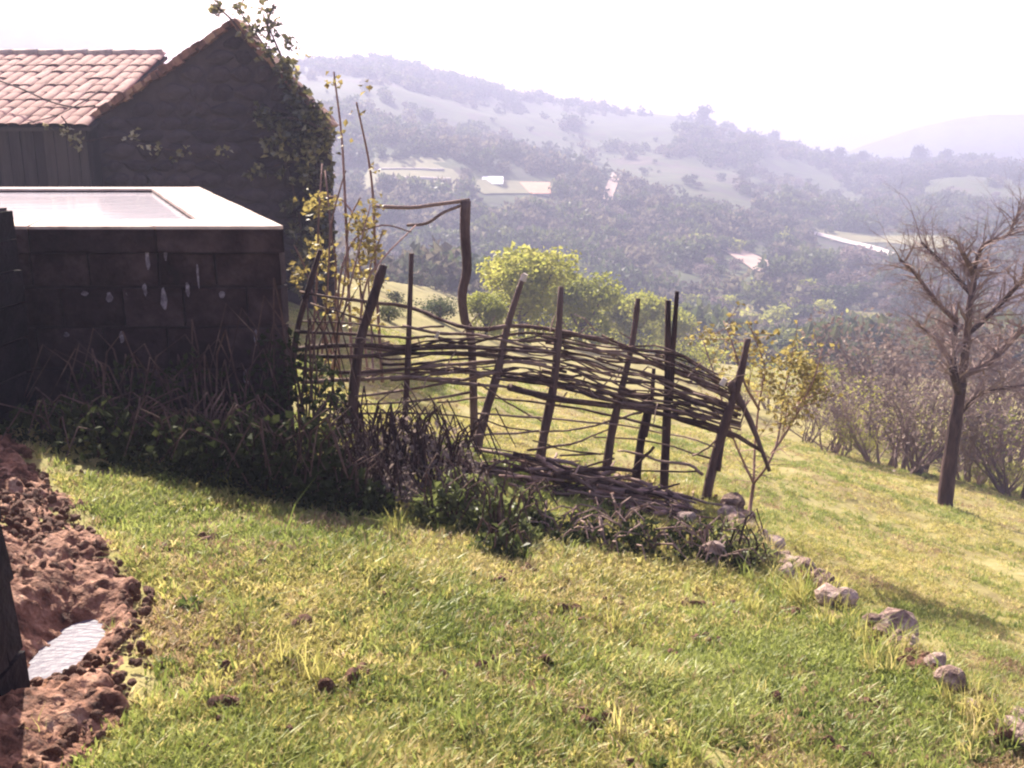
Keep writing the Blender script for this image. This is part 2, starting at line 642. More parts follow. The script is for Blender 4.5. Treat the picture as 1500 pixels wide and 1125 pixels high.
far_ridge('distant_hill', [(-500, 90), (-250, 52), (-100, 36), (0, 32), (40, 32), (90, 44), (130, 58), (170, 72), (260, 98), (420, 140)], 390, 90)
far_ridge('distant_hill', [(1180, 250), (1260, 215), (1340, 188), (1400, 174), (1450, 168), (1500, 168), (1650, 172), (1900, 200)], 560, 110)

# haze over the whole valley
hb = MB().box((0, 330, -8), 2000, 940, 130)
hz = hb.build('haze', M['dark'], kind='stuff')
hm = bpy.data.materials.new('valley_haze')
hm.use_nodes = True
hn = hm.node_tree.nodes
hn.remove(hn['Principled BSDF'])
pv = hn.new('ShaderNodeVolumePrincipled')
pv.inputs['Color'].default_value = (0.66, 0.69, 0.96, 1)
pv.inputs['Density'].default_value = 0.0019
pv.inputs['Anisotropy'].default_value = 0.1
hm.node_tree.links.new(pv.outputs[0], hn['Material Output'].inputs['Volume'])
hz.data.materials.clear()
hz.data.materials.append(hm)

# mud bank and puddle at the left
MUD_PX = [(-10, 618), (22, 632), (45, 665), (75, 700), (128, 765), (190, 828), (238, 865), (225, 925), (243, 1000), (190, 1060), (145, 1130), (100, 1200),
          (-330, 1200), (-330, 900), (-200, 700), (-90, 625)]
MUD = [tuple(on_A(u, v)[:2]) for u, v in MUD_PX]


def poly_dist(poly, x, y):
    """distance to the outline, positive inside"""
    best = np.full(x.shape, 1e9)
    ins = np.zeros(x.shape, bool)
    n = len(poly)
    for i in range(n):
        (ax, ay), (bx, by) = poly[i], poly[(i + 1) % n]
        dx, dy = bx - ax, by - ay
        t = np.clip(((x - ax) * dx + (y - ay) * dy) / (dx * dx + dy * dy), 0, 1)
        best = np.minimum(best, np.hypot(x - ax - t * dx, y - ay - t * dy))
        c = ((ay > y) != (by > y)) & (x < (bx - ax) * (y - ay) / (by - ay + 1e-12) + ax)
        ins ^= c
    return np.where(ins, best, -best)


def mud_sheet():
    xs = np.arange(-4.2, 0.0, 0.012)
    ys = np.arange(1.7, 6.4, 0.014)
    X, Y = np.meshgrid(xs, ys, indexing='ij')
    d = poly_dist(MUD, X, Y) + fbm(X * 6, Y * 6, 4) * 0.16
    m = sstep(-0.02, 0.10, d)
    pud = np.exp(-(((X - MUD_C.x) / 0.17) ** 2 + ((Y - MUD_C.y) / 0.42) ** 2))
    clod = np.abs(fbm(X * 15, Y * 15, 4)) * 0.055 + fbm(X * 4, Y * 4, 3) * 0.06 + np.abs(fbm(X * 36 + 3, Y * 36, 2)) * 0.04
    Z = EYE - D_all(X, Y) - 0.05 + m * 0.07 + m * clod * (1 - 0.55 * pud)
    n1, n2 = X.shape
    keep = d > -0.08
    idx = -np.ones(X.shape, int)
    idx[keep] = np.arange(keep.sum())
    v = np.stack([X[keep], Y[keep], Z[keep]], 1)
    q = np.stack([idx[:-1, :-1], idx[1:, :-1], idx[1:, 1:], idx[:-1, 1:]], -1).reshape(-1, 4)
    q = q[(q >= 0).all(1)]
    mb = MB()
    mb.v = [tuple(a) for a in v]
    mb.f = [tuple(a) for a in q]
    mb.build('mud_bank', M['mud'], smooth=True, kind='structure')


mud_sheet()
pz = gz(MUD_C.x, MUD_C.y) + 0.092
mb = MB()
ring = [(MUD_C.x - 0.03 + 0.26 * math.cos(a) * (1 + 0.1 * math.sin(3 * a)), MUD_C.y + 0.5 * math.sin(a), pz) for a in np.linspace(0, 2 * math.pi, 33)[:-1]]
mb.add(ring, [tuple(range(32))])
mb.build('puddle', M['puddle'], kind='structure')


def rock_mesh(name, seed, mat, flat=0.7):
    rng = random.Random(seed)
    import bmesh
    bm = bmesh.new()
    bmesh.ops.create_icosphere(bm, subdivisions=2, radius=0.5)
    axes = [Vector((rng.gauss(0, 1), rng.gauss(0, 1), rng.gauss(0, 1))).normalized() for _ in range(9)]
    cut = [rng.uniform(0.28, 0.45) for _ in axes]
    for vt in bm.verts:
        for a, c in zip(axes, cut):
            dd = vt.co.dot(a)
            if dd > c:
                vt.co -= a * (dd - c)
        vt.co *= 1 + rng.uniform(-0.05, 0.05)
        vt.co.z *= flat
    me = bpy.data.meshes.new(name)
    bm.to_mesh(me)
    bm.free()
    me.materials.append(mat)
    return me


clods = [rock_mesh('clod', s, M['mud'], 0.6) for s in range(4)]
rs = np.random.RandomState(11)
cp = rs.uniform([-3.6, 1.8], [0, 6.0], (14000, 2))
cd = poly_dist(MUD, cp[:, 0], cp[:, 1])
cq = np.exp(-(((cp[:, 0] - MUD_C.x) / 0.17) ** 2 + ((cp[:, 1] - MUD_C.y) / 0.42) ** 2))
cp = cp[(cd > 0.03) & (cq < 0.35)][:3200]
cz = EYE - D_all(cp[:, 0], cp[:, 1]) + 0.03
sc_ = 0.012 + 0.045 * rs.rand(len(cp)) ** 3
scatter('mud_clods', clods, np.c_[cp, cz], sc_, rs.uniform(0, 6.28, (len(cp), 3)))


# ------------------------------------------------------------------ concrete water tank
def tank():
    rng = random.Random(5)
    top = at(410, 331, 6.5).z
    FR, FL, BR, BL = Vector((-1.465, 6.5, 0)), Vector((-4.6, 6.5, 0)), Vector((-3.2, 10.5, 0)), Vector((-6.3, 10.5, 0))
    t = thing('water_tank', (-3, 7, gz(-3, 7)), 'block built concrete water tank full to the brim below the barn', 'water tank')
    side = (BR - FR).normalized()
    sn = Vector((side.y, -side.x, 0))
    base = gz(-1.3, 6.4) - 0.35
    heights = [0.22, 0.26, 0.28, 0.29, 0.30, 0.34]
    z = top - 0.165
    core = MB()
    ins = 0.02
    c = [FL + Vector((0, ins, 0)), FR + Vector((-ins, ins, 0)), BR + Vector((-ins, 0, 0)), BL]
    core.prism([(p.x, p.y, base) for p in c], (0, 0, z - base))
    core.build('mortar', M['mortar'], t)
    row = 0
    for h in heights:
        zc = z - h / 2
        x = -1.465 - (0.0 if row % 2 == 0 else 0.0)
        first = True
        while x > -4.55:
            wd = rng.uniform(0.36, 0.46) * (0.62 if first and row % 2 else 1)
            first = False
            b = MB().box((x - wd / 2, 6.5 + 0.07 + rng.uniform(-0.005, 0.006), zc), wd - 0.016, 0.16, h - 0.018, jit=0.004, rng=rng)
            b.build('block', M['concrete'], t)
            x -= wd
        s = 0.17
        L = (BR - FR).length
        rm = Matrix.Rotation(math.atan2(side.y, side.x), 3, 'Z')
        while s < L - 0.1:
            wd = rng.uniform(0.38, 0.46)
            p = FR + side * (s + wd / 2) - sn * 0.07
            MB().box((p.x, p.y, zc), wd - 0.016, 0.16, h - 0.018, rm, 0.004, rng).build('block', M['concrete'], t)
            s += wd
        z -= h
        row += 1
    # coping slabs round the rim
    wf, ws = 0.44, 0.42
    ov = 0.03
    iFR = FR + side * (wf / side.y) - Vector((ws / abs(sn.x), 0, 0))
    iBR = BR - side * 0.25 - Vector((ws / abs(sn.x), 0, 0))
    iFL = Vector((FL.x + 0.4, iFR.y, 0))
    iBL = Vector((BL.x + 0.4, iBR.y, 0))
    oFR, oFL, oBR, oBL = FR + Vector((ov, -ov, 0)), FL + Vector((-ov, -ov, 0)), BR + Vector((ov, ov, 0)), BL + Vector((-ov, ov, 0))

    def slab(pts, dz=0.0):
        MB().prism([(p.x, p.y, top - 0.163) for p in pts], (0, 0, 0.145)).build('shaded_rim', M['concrete'], t)  # dark body paints in the shade on the coping's front
        MB().prism([(p.x, p.y, top - 0.018) for p in pts], (0, 0, 0.018 + dz)).build('coping', M['coping'], t)  # pale top of the same slab, coloured as sunlit
    for k in range(4):
        a, b = k / 4, (k + 1) / 4 - 0.004
        q = lambda A, B, s: A.lerp(B, s)
        slab([q(oFL, oFR, a), q(oFL, oFR, b), q(iFL, iFR, b), q(iFL, iFR, a)], 0.002 * (k % 2))
        slab([q(oFR, oBR, a + 0.002), q(oFR, oBR, b), q(iFR, iBR, b), q(iFR, iBR, a + 0.002)], 0.003 + 0.002 * (k % 2))
    slab([iBR, oBR, oBL, iBL], 0.001)
    slab([oFL + Vector((0, 0.02, 0)), iFL + Vector((-0.002, 0, 0)), iBL + Vector((-0.002, 0, 0)), oBL], 0.0)
    # lime that ran out of the joints
    for (u, v, wpx, hpx) in ((216, 378, 6, 40), (160, 436, 11, 16), (240, 440, 9, 38), (275, 424, 7, 26), (325, 432, 9, 12), (178, 494, 7, 20), (375, 494, 6, 26),
                             (360, 552, 7, 26), (124, 430, 10, 8), (242, 372, 4, 26), (212, 424, 8, 20), (97, 490, 8, 8), (186, 440, 3, 26), (290, 405, 3, 40)):
        p = at(u, v, 6.485)
        s = 6.5 / 1500
        m = MB()
        k = 9
        o = [(p.x + math.cos(a) * wpx * s / 2 * rng.uniform(0.6, 1.25), 6.484, p.z + math.sin(a) * hpx * s / 2 * rng.uniform(0.75, 1.1)) for a in np.linspace(0, 2 * math.pi, k + 1)[:-1]]
        m.prism(o, (0, 0.012, 0))
        m.build('lime_streak', M['lime'], t)
    wv = [iFL, iFR, iBR, iBL]
    m = MB()
    m.add([(p.x, p.y, top - 0.035) for p in wv], [(0, 1, 2, 3)])
    m.build('water', M['water'], kind='structure')
    return top


TANK_TOP = tank()

# dark field wall just past the left edge, it shades the mud
sw = thing('stone_wall', (-3.1, 5.85, gz(-3.1, 5.85)), 'dark dry stone wall end standing in shade against the tank at far left', 'wall')
rng = random.Random(21)
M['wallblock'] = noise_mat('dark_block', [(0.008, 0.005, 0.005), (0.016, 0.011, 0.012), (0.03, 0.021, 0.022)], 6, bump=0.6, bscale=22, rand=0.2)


def wall_run(p0, p1, h, thick, parent, size=0.4):
    """courses of rough blocks over a core, from p0 to p1"""
    p0, p1 = Vector(p0), Vector(p1)
    L = (p1 - p0).length
    d = (p1 - p0) / L
    n = Vector((-d.y, d.x, 0))
    z0 = min(gz(p0.x, p0.y), gz(p1.x, p1.y)) - 0.25
    zt = max(gz(p0.x, p0.y), gz(p1.x, p1.y)) + h
    core = MB()
    q = [p0 + n * thick * 0.44 + d * 0.03, p1 + n * thick * 0.44 - d * 0.03, p1 - n * thick * 0.44 - d * 0.03, p0 - n * thick * 0.44 + d * 0.03]
    core.prism([(a.x, a.y, z0) for a in q], (0, 0, zt - z0 - 0.05))
    core.build('mortar', M['mortar'], parent)
    rm = Matrix.Rotation(math.atan2(d.y, d.x), 3, 'Z')
    z = z0
    row = 0
    while z < zt - 0.08:
        hh = rng.uniform(0.17, 0.22)
        s = 0.0
        while s < L - 0.02:
            ww = min(rng.uniform(0.3, 0.5) * (0.6 if s == 0 and row % 2 else 1), L - s)
            c = p0 + d * (s + ww / 2)
            MB().box((c.x, c.y, z + hh / 2), ww - 0.012, thick + rng.uniform(-0.01, 0.02), hh - 0.012, rm, 0.009, rng).build('block', M['wallblock'], parent)
            s += ww
        z += hh
        row += 1


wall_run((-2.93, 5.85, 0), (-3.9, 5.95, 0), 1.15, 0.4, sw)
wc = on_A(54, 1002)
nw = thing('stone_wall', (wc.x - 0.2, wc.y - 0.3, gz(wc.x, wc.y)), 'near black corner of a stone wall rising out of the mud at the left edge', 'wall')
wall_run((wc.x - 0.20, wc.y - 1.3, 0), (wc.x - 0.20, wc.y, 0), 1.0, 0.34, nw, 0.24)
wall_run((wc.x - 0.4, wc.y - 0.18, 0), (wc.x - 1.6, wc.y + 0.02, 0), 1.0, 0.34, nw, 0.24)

# ------------------------------------------------------------------ barn
def barn():
    rng = random.Random(9)
    Y = 18.0
    gb = gz(-5, 18) - 0.5
    t = thing('barn', (-5.5, 18, gz(-5.5, 18)), 'dark stone barn with pink red tiled roof and ivy on its gable', 'barn')
    apex = at(345, 38, Y)
    le, re_ = at(141, 176, Y), at(484, 186, Y)
    wl_ = [(le.x, Y, gb), (re_.x, Y, gb), (re_.x, Y, re_.z), (apex.x, Y, apex.z), (le.x, Y, le.z)]
    BK = Vector((-0.36, 1, 0))           # the ridge runs back and to the left
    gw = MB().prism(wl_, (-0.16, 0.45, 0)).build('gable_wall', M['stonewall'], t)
    # stones that stand proud of the gable face
    ps = [rock_mesh('gable_stone', 300 + k, M['stonewall'], 0.7) for k in range(4)]
    z = gb + 0.5
    while z < apex.z - 0.15:
        h = rng.uniform(0.2, 0.3)
        f = max(0.0, (z + h - le.z) / (apex.z - le.z))
        xa, xb = le.x + f * (apex.x - le.x) + 0.05, re_.x + f * (apex.x - re_.x) - 0.05
        x = xa
        while x < xb - 0.15:
            ww = min(rng.uniform(0.3, 0.6), xb - x)
            o = bpy.data.objects.new('gable_stone', rng.choice(ps))
            COL.objects.link(o)
            o.parent = gw
            o.location = (x + ww / 2, Y - 0.005, z + h / 2)
            o.rotation_euler = (0, rng.uniform(-0.08, 0.08), 0)
            o.scale = (ww * 1.12, 0.16, h * 1.5)
            x += ww
        z += h
    # the two side walls and the two roof slopes run back from the gable
    for xa, xb, zt in ((le.x, le.x + 0.4, le.z), (re_.x - 0.4, re_.x, re_.z)):
        o0 = BK * 0.452
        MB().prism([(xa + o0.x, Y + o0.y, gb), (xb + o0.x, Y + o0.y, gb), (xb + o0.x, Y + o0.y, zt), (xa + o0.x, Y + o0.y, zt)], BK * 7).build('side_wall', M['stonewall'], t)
    for e in (le, re_):
        n = 9
        m = MB()
        for k in range(n):
            a, b = k / n, (k + 1) / n + 0.02
            p, q = apex.lerp(e, a), apex.lerp(e, min(b, 1.03))
            f, g = BK * 0.1, BK * 7.4
            m.add([(p.x + f.x, Y + f.y, p.z - 0.02), (p.x + g.x, Y + g.y, p.z - 0.02), (q.x + g.x, Y + g.y, q.z + 0.03), (q.x + f.x, Y + f.y, q.z + 0.03),
                   (p.x + f.x, Y + f.y, p.z - 0.06), (p.x + g.x, Y + g.y, p.z - 0.06), (q.x + g.x, Y + g.y, q.z - 0.02), (q.x + f.x, Y + f.y, q.z - 0.02)],
                  [(0, 1, 2, 3), (7, 6, 5, 4), (0, 3, 7, 4), (3, 2, 6, 7), (2, 1, 5, 6), (1, 0, 4, 5)])
        rslope = m.build('roof_slope', M['tile'], t)
        slopes = (slopes + [rslope]) if e is re_ else [rslope]
    # verge tiles laid along both rakes
    for e, n, mat in ((le, 30, M['verge']), (re_, 20, M['verge'])):
        d = (e - apex)
        ang = math.atan2(-d.z, d.x)
        ends = 1.02
        for k in range(n):
            s = (k + 0.5) / n * ends
            p = apex + d * s
            r = Matrix.Rotation(math.atan2(d.z, d.x), 3, Vector((0, -1, 0)))
            m = MB()
            L = d.length / n * 1.35
            m.box((p.x, Y + 0.12 + rng.uniform(-0.04, 0.04), p.z + 0.05 + rng.uniform(-0.02, 0.03)), L, 0.55, rng.uniform(0.07, 0.13),
                  r @ Matrix.Rotation(rng.uniform(-0.12, 0.12), 3, 'Y'), 0.012, rng)
            m.build('verge_tile', mat, slopes[0 if e is le else 1])
    # lean-to on the left: plank wall and tiled slope
    Yf = 17.62
    x1 = le.x + 0.02
    ez = at(100, 184, Yf).z
    x = x1 - 0.05
    while x > -13:
        wd = rng.uniform(0.15, 0.24)
        g = gz(x, Yf) - 0.3
        MB().box((x - wd / 2, Yf + rng.uniform(-0.012, 0.012), (ez + g) / 2), wd - 0.012, 0.04, ez - g + rng.uniform(-0.04, 0.02), jit=0.004, rng=rng).build('plank', M['plank'], t)
        x -= wd
    MB().box(((x1 - 13) / 2, Yf + 0.09, (ez + gz(-9, Yf) - 0.3) / 2), -13 - x1, 0.08, ez - gz(-9, Yf) + 0.2).build('backing_wall', M['plank'], t)
    MB().box((x1 - 0.03, Yf + 0.19, (ez + gz(x1, Yf) - 0.3) / 2), 0.05, 0.34, ez - gz(x1, Yf) + 0.3).build('plank', M['plank'], t)
    Yr = 21.8
    rz = at(246, 80, Yr).z
    sl = Vector((0, Yr - Yf + 0.1, rz - ez))
    nrm = Vector((0, -sl.z, sl.y)).normalized()
    xr = x1 + 0.06
    MB().prism([(xr, Yf - 0.1, ez - 0.03), (xr, Yr, rz - 0.03), (-13, Yr, rz - 0.03), (-13, Yf - 0.1, ez - 0.03)], (0, 0, -0.06)).build('roof_board', M['plank'], t)
    rboard = [c for c in t.children if c.name.startswith('roof_board')][0]
    cols, rows = 28, 10
    pw = 0.225
    sl_n = sl.normalized()
    L = sl.length / rows
    m = MB()
    vs = []
    fs = []
    for j, (s, k) in enumerate(((0, 1.0), (1, 0.84))):
        for i in range(7):
            a = math.pi * i / 6
            vs.append(Vector((math.cos(a) * pw * 0.58 * k, 0, 0)) + nrm * (math.sin(a) * 0.045 * k) + sl_n * (s * L * 1.3) + nrm * (0.006 * (1 - s)))
    for i in range(6):
        fs.append((i, i + 1, i + 8, i + 7))
    m.add(vs, fs)
    tile = m.mesh('roof_tile', M['tile'], True)
    for c in range(cols):
        for r in range(rows):
            o = bpy.data.objects.new('roof_tile', tile)
            COL.objects.link(o)
            o.parent = rboard
            p = Vector((xr - 0.14 - c * pw, Yf - 0.14, ez - 0.01)) + sl_n * (r * L)
            o.location = p + Vector((rng.uniform(-0.015, 0.015), rng.uniform(-0.02, 0.02), rng.uniform(-0.006, 0.012)))
            o.rotation_euler = (0, 0, rng.uniform(-0.03, 0.03))
    for k in range(13):
        p = Vector((xr - 0.1 - k * 0.5, Yr, rz + 0.0))
        MB().tube([p, p + Vector((-0.53, 0, rng.uniform(-0.01, 0.02)))], [0.11, 0.095], 8).build('ridge_tile', M['coping'], rboard, True)  # pale colour stands in for glare along the roof top
    return t


BARN = barn()

# ------------------------------------------------------------------ wattle fence
FENCE_BASE = [(425, 622), (513, 642), (592, 650), (697, 675), (790, 692), (887, 707), (972, 724), (1033, 742)]
_fb = [on_A(u, v) for u, v in FENCE_BASE]
FU = [u for u, v in FENCE_BASE]
FY = [p.y for p in _fb]


def fy(u):
    return float(np.interp(u, FU, FY))


def smooth_path(pts, k=4):
    """Catmull-Rom through the points"""
    P = [np.array(p, float) for p in pts]
    P = [2 * P[0] - P[1]] + P + [2 * P[-1] - P[-2]]
    out = []
    for i in range(1, len(P) - 2):
        for j in range(k):
            s = j / k
            out.append(0.5 * (2 * P[i] + (P[i + 1] - P[i - 1]) * s + (2 * P[i - 1] - 5 * P[i] + 4 * P[i + 1] - P[i + 2]) * s * s
                              + (3 * P[i] - P[i - 1] - 3 * P[i + 1] + P[i + 2]) * s ** 3))
    out.append(P[-2])
    return out


def fence():
    rng = random.Random(14)
    t = thing('wattle_fence', (0.2, 7.2, gz(0.2, 7.2)), 'rustic fence of woven branches on leaning stakes across the slope', 'fence')
    posts = [
        ([(418, 640), (432, 500), (450, 428), (468, 366)], 10, 8),
        ([(512, 660), (518, 580), (528, 500), (545, 440), (561, 388)], 19, 13),
        ([(590, 660), (595, 560), (599, 470), (604, 371)], 11, 7),
        ([(692, 690), (708, 620), (727, 550), (744, 480), (768, 402)], 18, 8),
        ([(786, 710), (797, 640), (809, 570), (816, 500), (823, 420)], 17, 9),
        ([(884, 722), (895, 640), (909, 580), (927, 500), (936, 437)], 15, 8),
        ([(972, 735), (975, 650), (977, 560), (979, 440)], 15, 9),
        ([(981, 590), (986, 510), (991, 427)], 8, 7),
        ([(932, 705), (941, 640), (952, 592)], 15, 11),
        ([(946, 640), (954, 595), (958, 540)], 8, 6),
        ([(1028, 755), (1047, 670), (1066, 610), (1083, 550), (1095, 496)], 18, 10),
        ([(1070, 560), (1098, 618), (1126, 690)], 12, 6),
        ([(1052, 690), (1062, 640), (1074, 590)], 7, 5),
    ]
    for pts, w0, w1 in posts:
        Y = fy(pts[0][0])
        P = [at(u + rng.uniform(-1.5, 1.5), v, Y + 0.02 * math.sin(i * 2.0)) for i, (u, v) in enumerate(pts)]
        P = [Vector(p) for p in smooth_path(P, 3)]
        n = len(P)
        R = [(w0 + (w1 - w0) * i / (n - 1)) * Y / 1500 / 2 * rng.uniform(0.86, 1.12) for i in range(n)]
        MB().tube(P, R, 8).build('stake', M['bark'], t, True)
    # the pale cut end on the tallest leaning stake, and other broken pale ends
    for (u, v, w) in ((768, 407, 11), (641, 491, 6), (1060, 560, 10)):
        p = at(u, v, fy(u) - 0.05)
        m = MB()
        m.tube([p - Vector((0.012, 0, 0.02)), p + Vector((0.01, 0, 0.028))], [w * 0.0022, w * 0.0018], 7)
        m.build('broken_end', M['cut'], t)

    rails = [  # (points, width in px)
        ([(440, 428), (520, 440), (600, 450), (640, 465), (690, 482), (770, 477), (840, 490), (890, 500)], 9),
        ([(455, 445), (510, 461), (540, 470)], 5),
        ([(432, 487), (540, 491), (600, 495), (640, 493), (700, 512)], 6),
        ([(428, 512), (520, 505), (600, 511), (700, 510), (790, 515)], 9),
        ([(425, 524), (520, 521), (620, 517), (740, 522), (830, 545)], 9),
        ([(590, 478), (650, 489), (700, 490), (760, 505), (830, 520), (900, 545)], 6),
        ([(597, 540), (680, 533), (740, 528), (800, 536)], 7),
        ([(430, 537), (500, 545), (600, 540), (700, 545), (760, 540)], 7),
        ([(600, 554), (670, 562), (735, 566), (800, 577), (890, 596)], 7),
        ([(440, 560), (520, 556), (600, 553), (680, 556), (740, 542)], 8),
        ([(520, 580), (590, 572), (660, 560), (725, 545), (800, 552)], 5),
        ([(500, 607), (590, 605), (650, 607), (700, 614), (750, 628), (800, 632)], 4),
        ([(505, 632), (600, 640), (690, 638), (790, 632)], 4),
        ([(790, 634), (850, 628), (912, 611), (940, 604)], 5),
        ([(772, 660), (835, 650), (880, 634), (906, 618)], 5),
        ([(780, 646), (835, 660), (880, 665)], 4),
        ([(745, 566), (800, 582), (900, 594), (970, 606), (1060, 630), (1118, 662)], 12),
        ([(860, 590), (940, 600), (1000, 616), (1075, 640)], 8),
        ([(905, 660), (935, 665), (975, 677), (1010, 682), (1030, 696)], 6),
        ([(1015, 668), (1038, 655), (1062, 632)], 4),
        ([(820, 668), (900, 665)], 4),
        ([(690, 690), (760, 684), (830, 688), (900, 672)], 4),
        ([(900, 684), (960, 690), (1025, 690)], 4),
        ([(925, 690), (945, 668), (958, 655)], 6),
        ([(430, 582), (520, 592), (600, 588), (690, 575)], 5),
        ([(640, 590), (720, 583), (800, 592), (880, 605), (975, 628)], 5),
        ([(700, 605), (790, 612), (900, 622), (1000, 640), (1050, 655)], 4),
        ([(520, 655), (600, 648), (700, 655), (790, 668)], 3.5),
        ([(560, 600), (600, 630), (660, 650), (700, 660)], 3.5),
        ([(870, 640), (960, 648), (1040, 672)], 3.5),
        ([(440, 470), (520, 474), (590, 480), (650, 478)], 4),
        ([(700, 560), (760, 600), (800, 620)], 3.5),
    ]
    # the dense weave
    tops = ([440, 600, 690, 770, 850, 900, 960, 1010, 1080], [505, 500, 492, 484, 488, 500, 512, 530, 572])
    bots = ([440, 600, 690, 770, 850, 900, 960, 1010, 1080], [558, 552, 548, 558, 575, 592, 600, 610, 626])
    for k in range(80):
        a = rng.uniform(430, 960) if k % 4 else rng.uniform(430, 650)
        if k > 24:
            a = rng.uniform(690, 1000)
        L = rng.uniform(110, 330)
        b = min(a + L, 1085)
        f0 = rng.random()
        f1 = min(1, max(0, f0 + rng.uniform(-0.28, 0.28)))
        pts = []
        n = max(3, int((b - a) / 45))
        for i in range(n + 1):
            s = i / n
            u = a + (b - a) * s
            f = f0 + (f1 - f0) * s
            v = np.interp(u, *tops) * (1 - f) + np.interp(u, *bots) * f + rng.uniform(-5.5, 5.5)
            pts.append((u, v))
        rails.append((pts, rng.uniform(2.2, 6.0)))
    for j, (pts, wd) in enumerate(rails):
        ph = rng.choice((0, math.pi))
        P2 = smooth_path(pts, 3)
        P = []
        for i, (u, v) in enumerate(P2):
            Y = fy(u) + 0.075 * math.sin(ph + u / 92 * math.pi) + rng.uniform(-0.006, 0.006)
            if u > 1040:
                Y = fy(1040) + 0.02
            P.append(at(u, v + rng.uniform(-1.2, 1.2), Y))
        if rng.random() < 0.5:
            P.reverse()
        n = len(P)
        R = [max(0.006, wd * 0.78 * 7.2 / 1500 / 2 * (1.15 - 0.5 * i / n) * rng.uniform(0.85, 1.15)) for i in range(n)]
        MB().tube(P, R, 6).build('woven_branch', M['stick'], t, True)
    # side twigs on the weave
    m = MB()
    for k in range(60):
        u = rng.uniform(440, 1090)
        v = rng.uniform(np.interp(u, *tops) - 10, np.interp(u, *bots) + 8)
        p = at(u, v, fy(u) + rng.uniform(-0.1, 0.1))
        d = Vector((rng.gauss(0, 1), rng.gauss(0, 0.5), rng.gauss(0, 0.7))).normalized() * rng.uniform(0.08, 0.22)
        m.tube([p, p + d * 0.5 + Vector((0, 0, rng.uniform(-0.02, 0.03))), p + d], [0.006, 0.005, 0.003], 4)
    o = m.build('side_twig', M['stick'], t, kind='stuff')
    return t


fence()


# brushwood thrown down along the foot of the fence
def brush_pile(name, label, px0, px1, n, hmax, seed, spread):
    rng = random.Random(seed)
    c = on_A((px0[0] + px1[0]) / 2, (px0[1] + px1[1]) / 2)
    t = thing(name, (c.x, c.y, gz(c.x, c.y)), label, 'brushwood')
    for k in range(n):
        s = rng.random()
        b = on_A(px0[0] + (px1[0] - px0[0]) * s, px0[1] + (px1[1] - px0[1]) * s)
        a = rng.gauss(0.05, 0.6)
        L = rng.uniform(0.25, 0.8)
        x, y = b.x + rng.gauss(0, 0.06), b.y + rng.gauss(0, spread)
        z = gz(x, y) + 0.02 + rng.random() ** 1.5 * hmax * math.sin(math.pi * min(0.97, max(0.08, s))) ** 0.5
        d = Vector((math.cos(a), math.sin(a), -0.12 * math.cos(a) + rng.gauss(0, 0.14)))
        P = [Vector((x, y, z)) + d * L * (i / 3 - 0.5) + Vector((rng.gauss(0, 0.012), rng.gauss(0, 0.012), rng.gauss(0, 0.012))) for i in range(4)]
        r = rng.uniform(0.006, 0.02)
        MB().tube(P, [r, r * 0.95, r * 0.8, r * 0.55], 6).build('stick', M['stick'] if rng.random() < 0.85 else M['cane'], t, True)
    return t


brush_pile('brushwood_pile', 'low heap of cut brushwood lying along the foot of the woven fence', (720, 700), (1020, 755), 105, 0.22, 31, 0.15)

# ------------------------------------------------------------------ trellis frame behind the fence
tp = at(682, 505, 9.6)
tr = thing('trellis_frame', (tp.x, tp.y, gz(tp.x, tp.y)), 'bent upright post with two thin poles reaching left behind the woven fence', 'trellis')
P = [Vector((tp.x + 0.08, tp.y, gz(tp.x, tp.y) - 0.2))] + [at(u, v, 9.6) for u, v in ((691, 505), (681, 470), (677, 430), (684, 395), (681, 340), (682, 294))]
MB().tube([Vector(p) for p in smooth_path(P, 3)], [0.038 + 0.012 * (i / 18) for i in range(19)], 8).build('post', M['bark'], tr, True)
P = [at(u, v, Y) for u, v, Y in ((545, 302, 9.5), (600, 304, 9.5), (635, 300, 9.55), (688, 293, 9.6))]
MB().tube(smooth_path(P, 3), 0.018, 6).build('pole', M['stick'], tr, True)
P = [at(u, v, Y) for u, v, Y in ((596, 330, 9.4), (625, 327, 9.4), (650, 311, 9.5), (684, 298, 9.6))]
MB().tube(smooth_path(P, 3), 0.014, 6).build('pole', M['stick'], tr, True)


# ------------------------------------------------------------------ plants near the camera
def leaf_blob(mb, c, rad, n, L, W, rng, surf=0.5):
    for _ in range(n):
        d = Vector((rng.gauss(0, 1), rng.gauss(0, 1), rng.gauss(0, 1))).normalized()
        r = rng.random() ** surf
        p = Vector((c[0] + d.x * rad[0] * r, c[1] + d.y * rad[1] * r, c[2] + d.z * rad[2] * r))
        mb.leaf(p, L * rng.uniform(0.6, 1.3), W * rng.uniform(0.6, 1.3), rng)


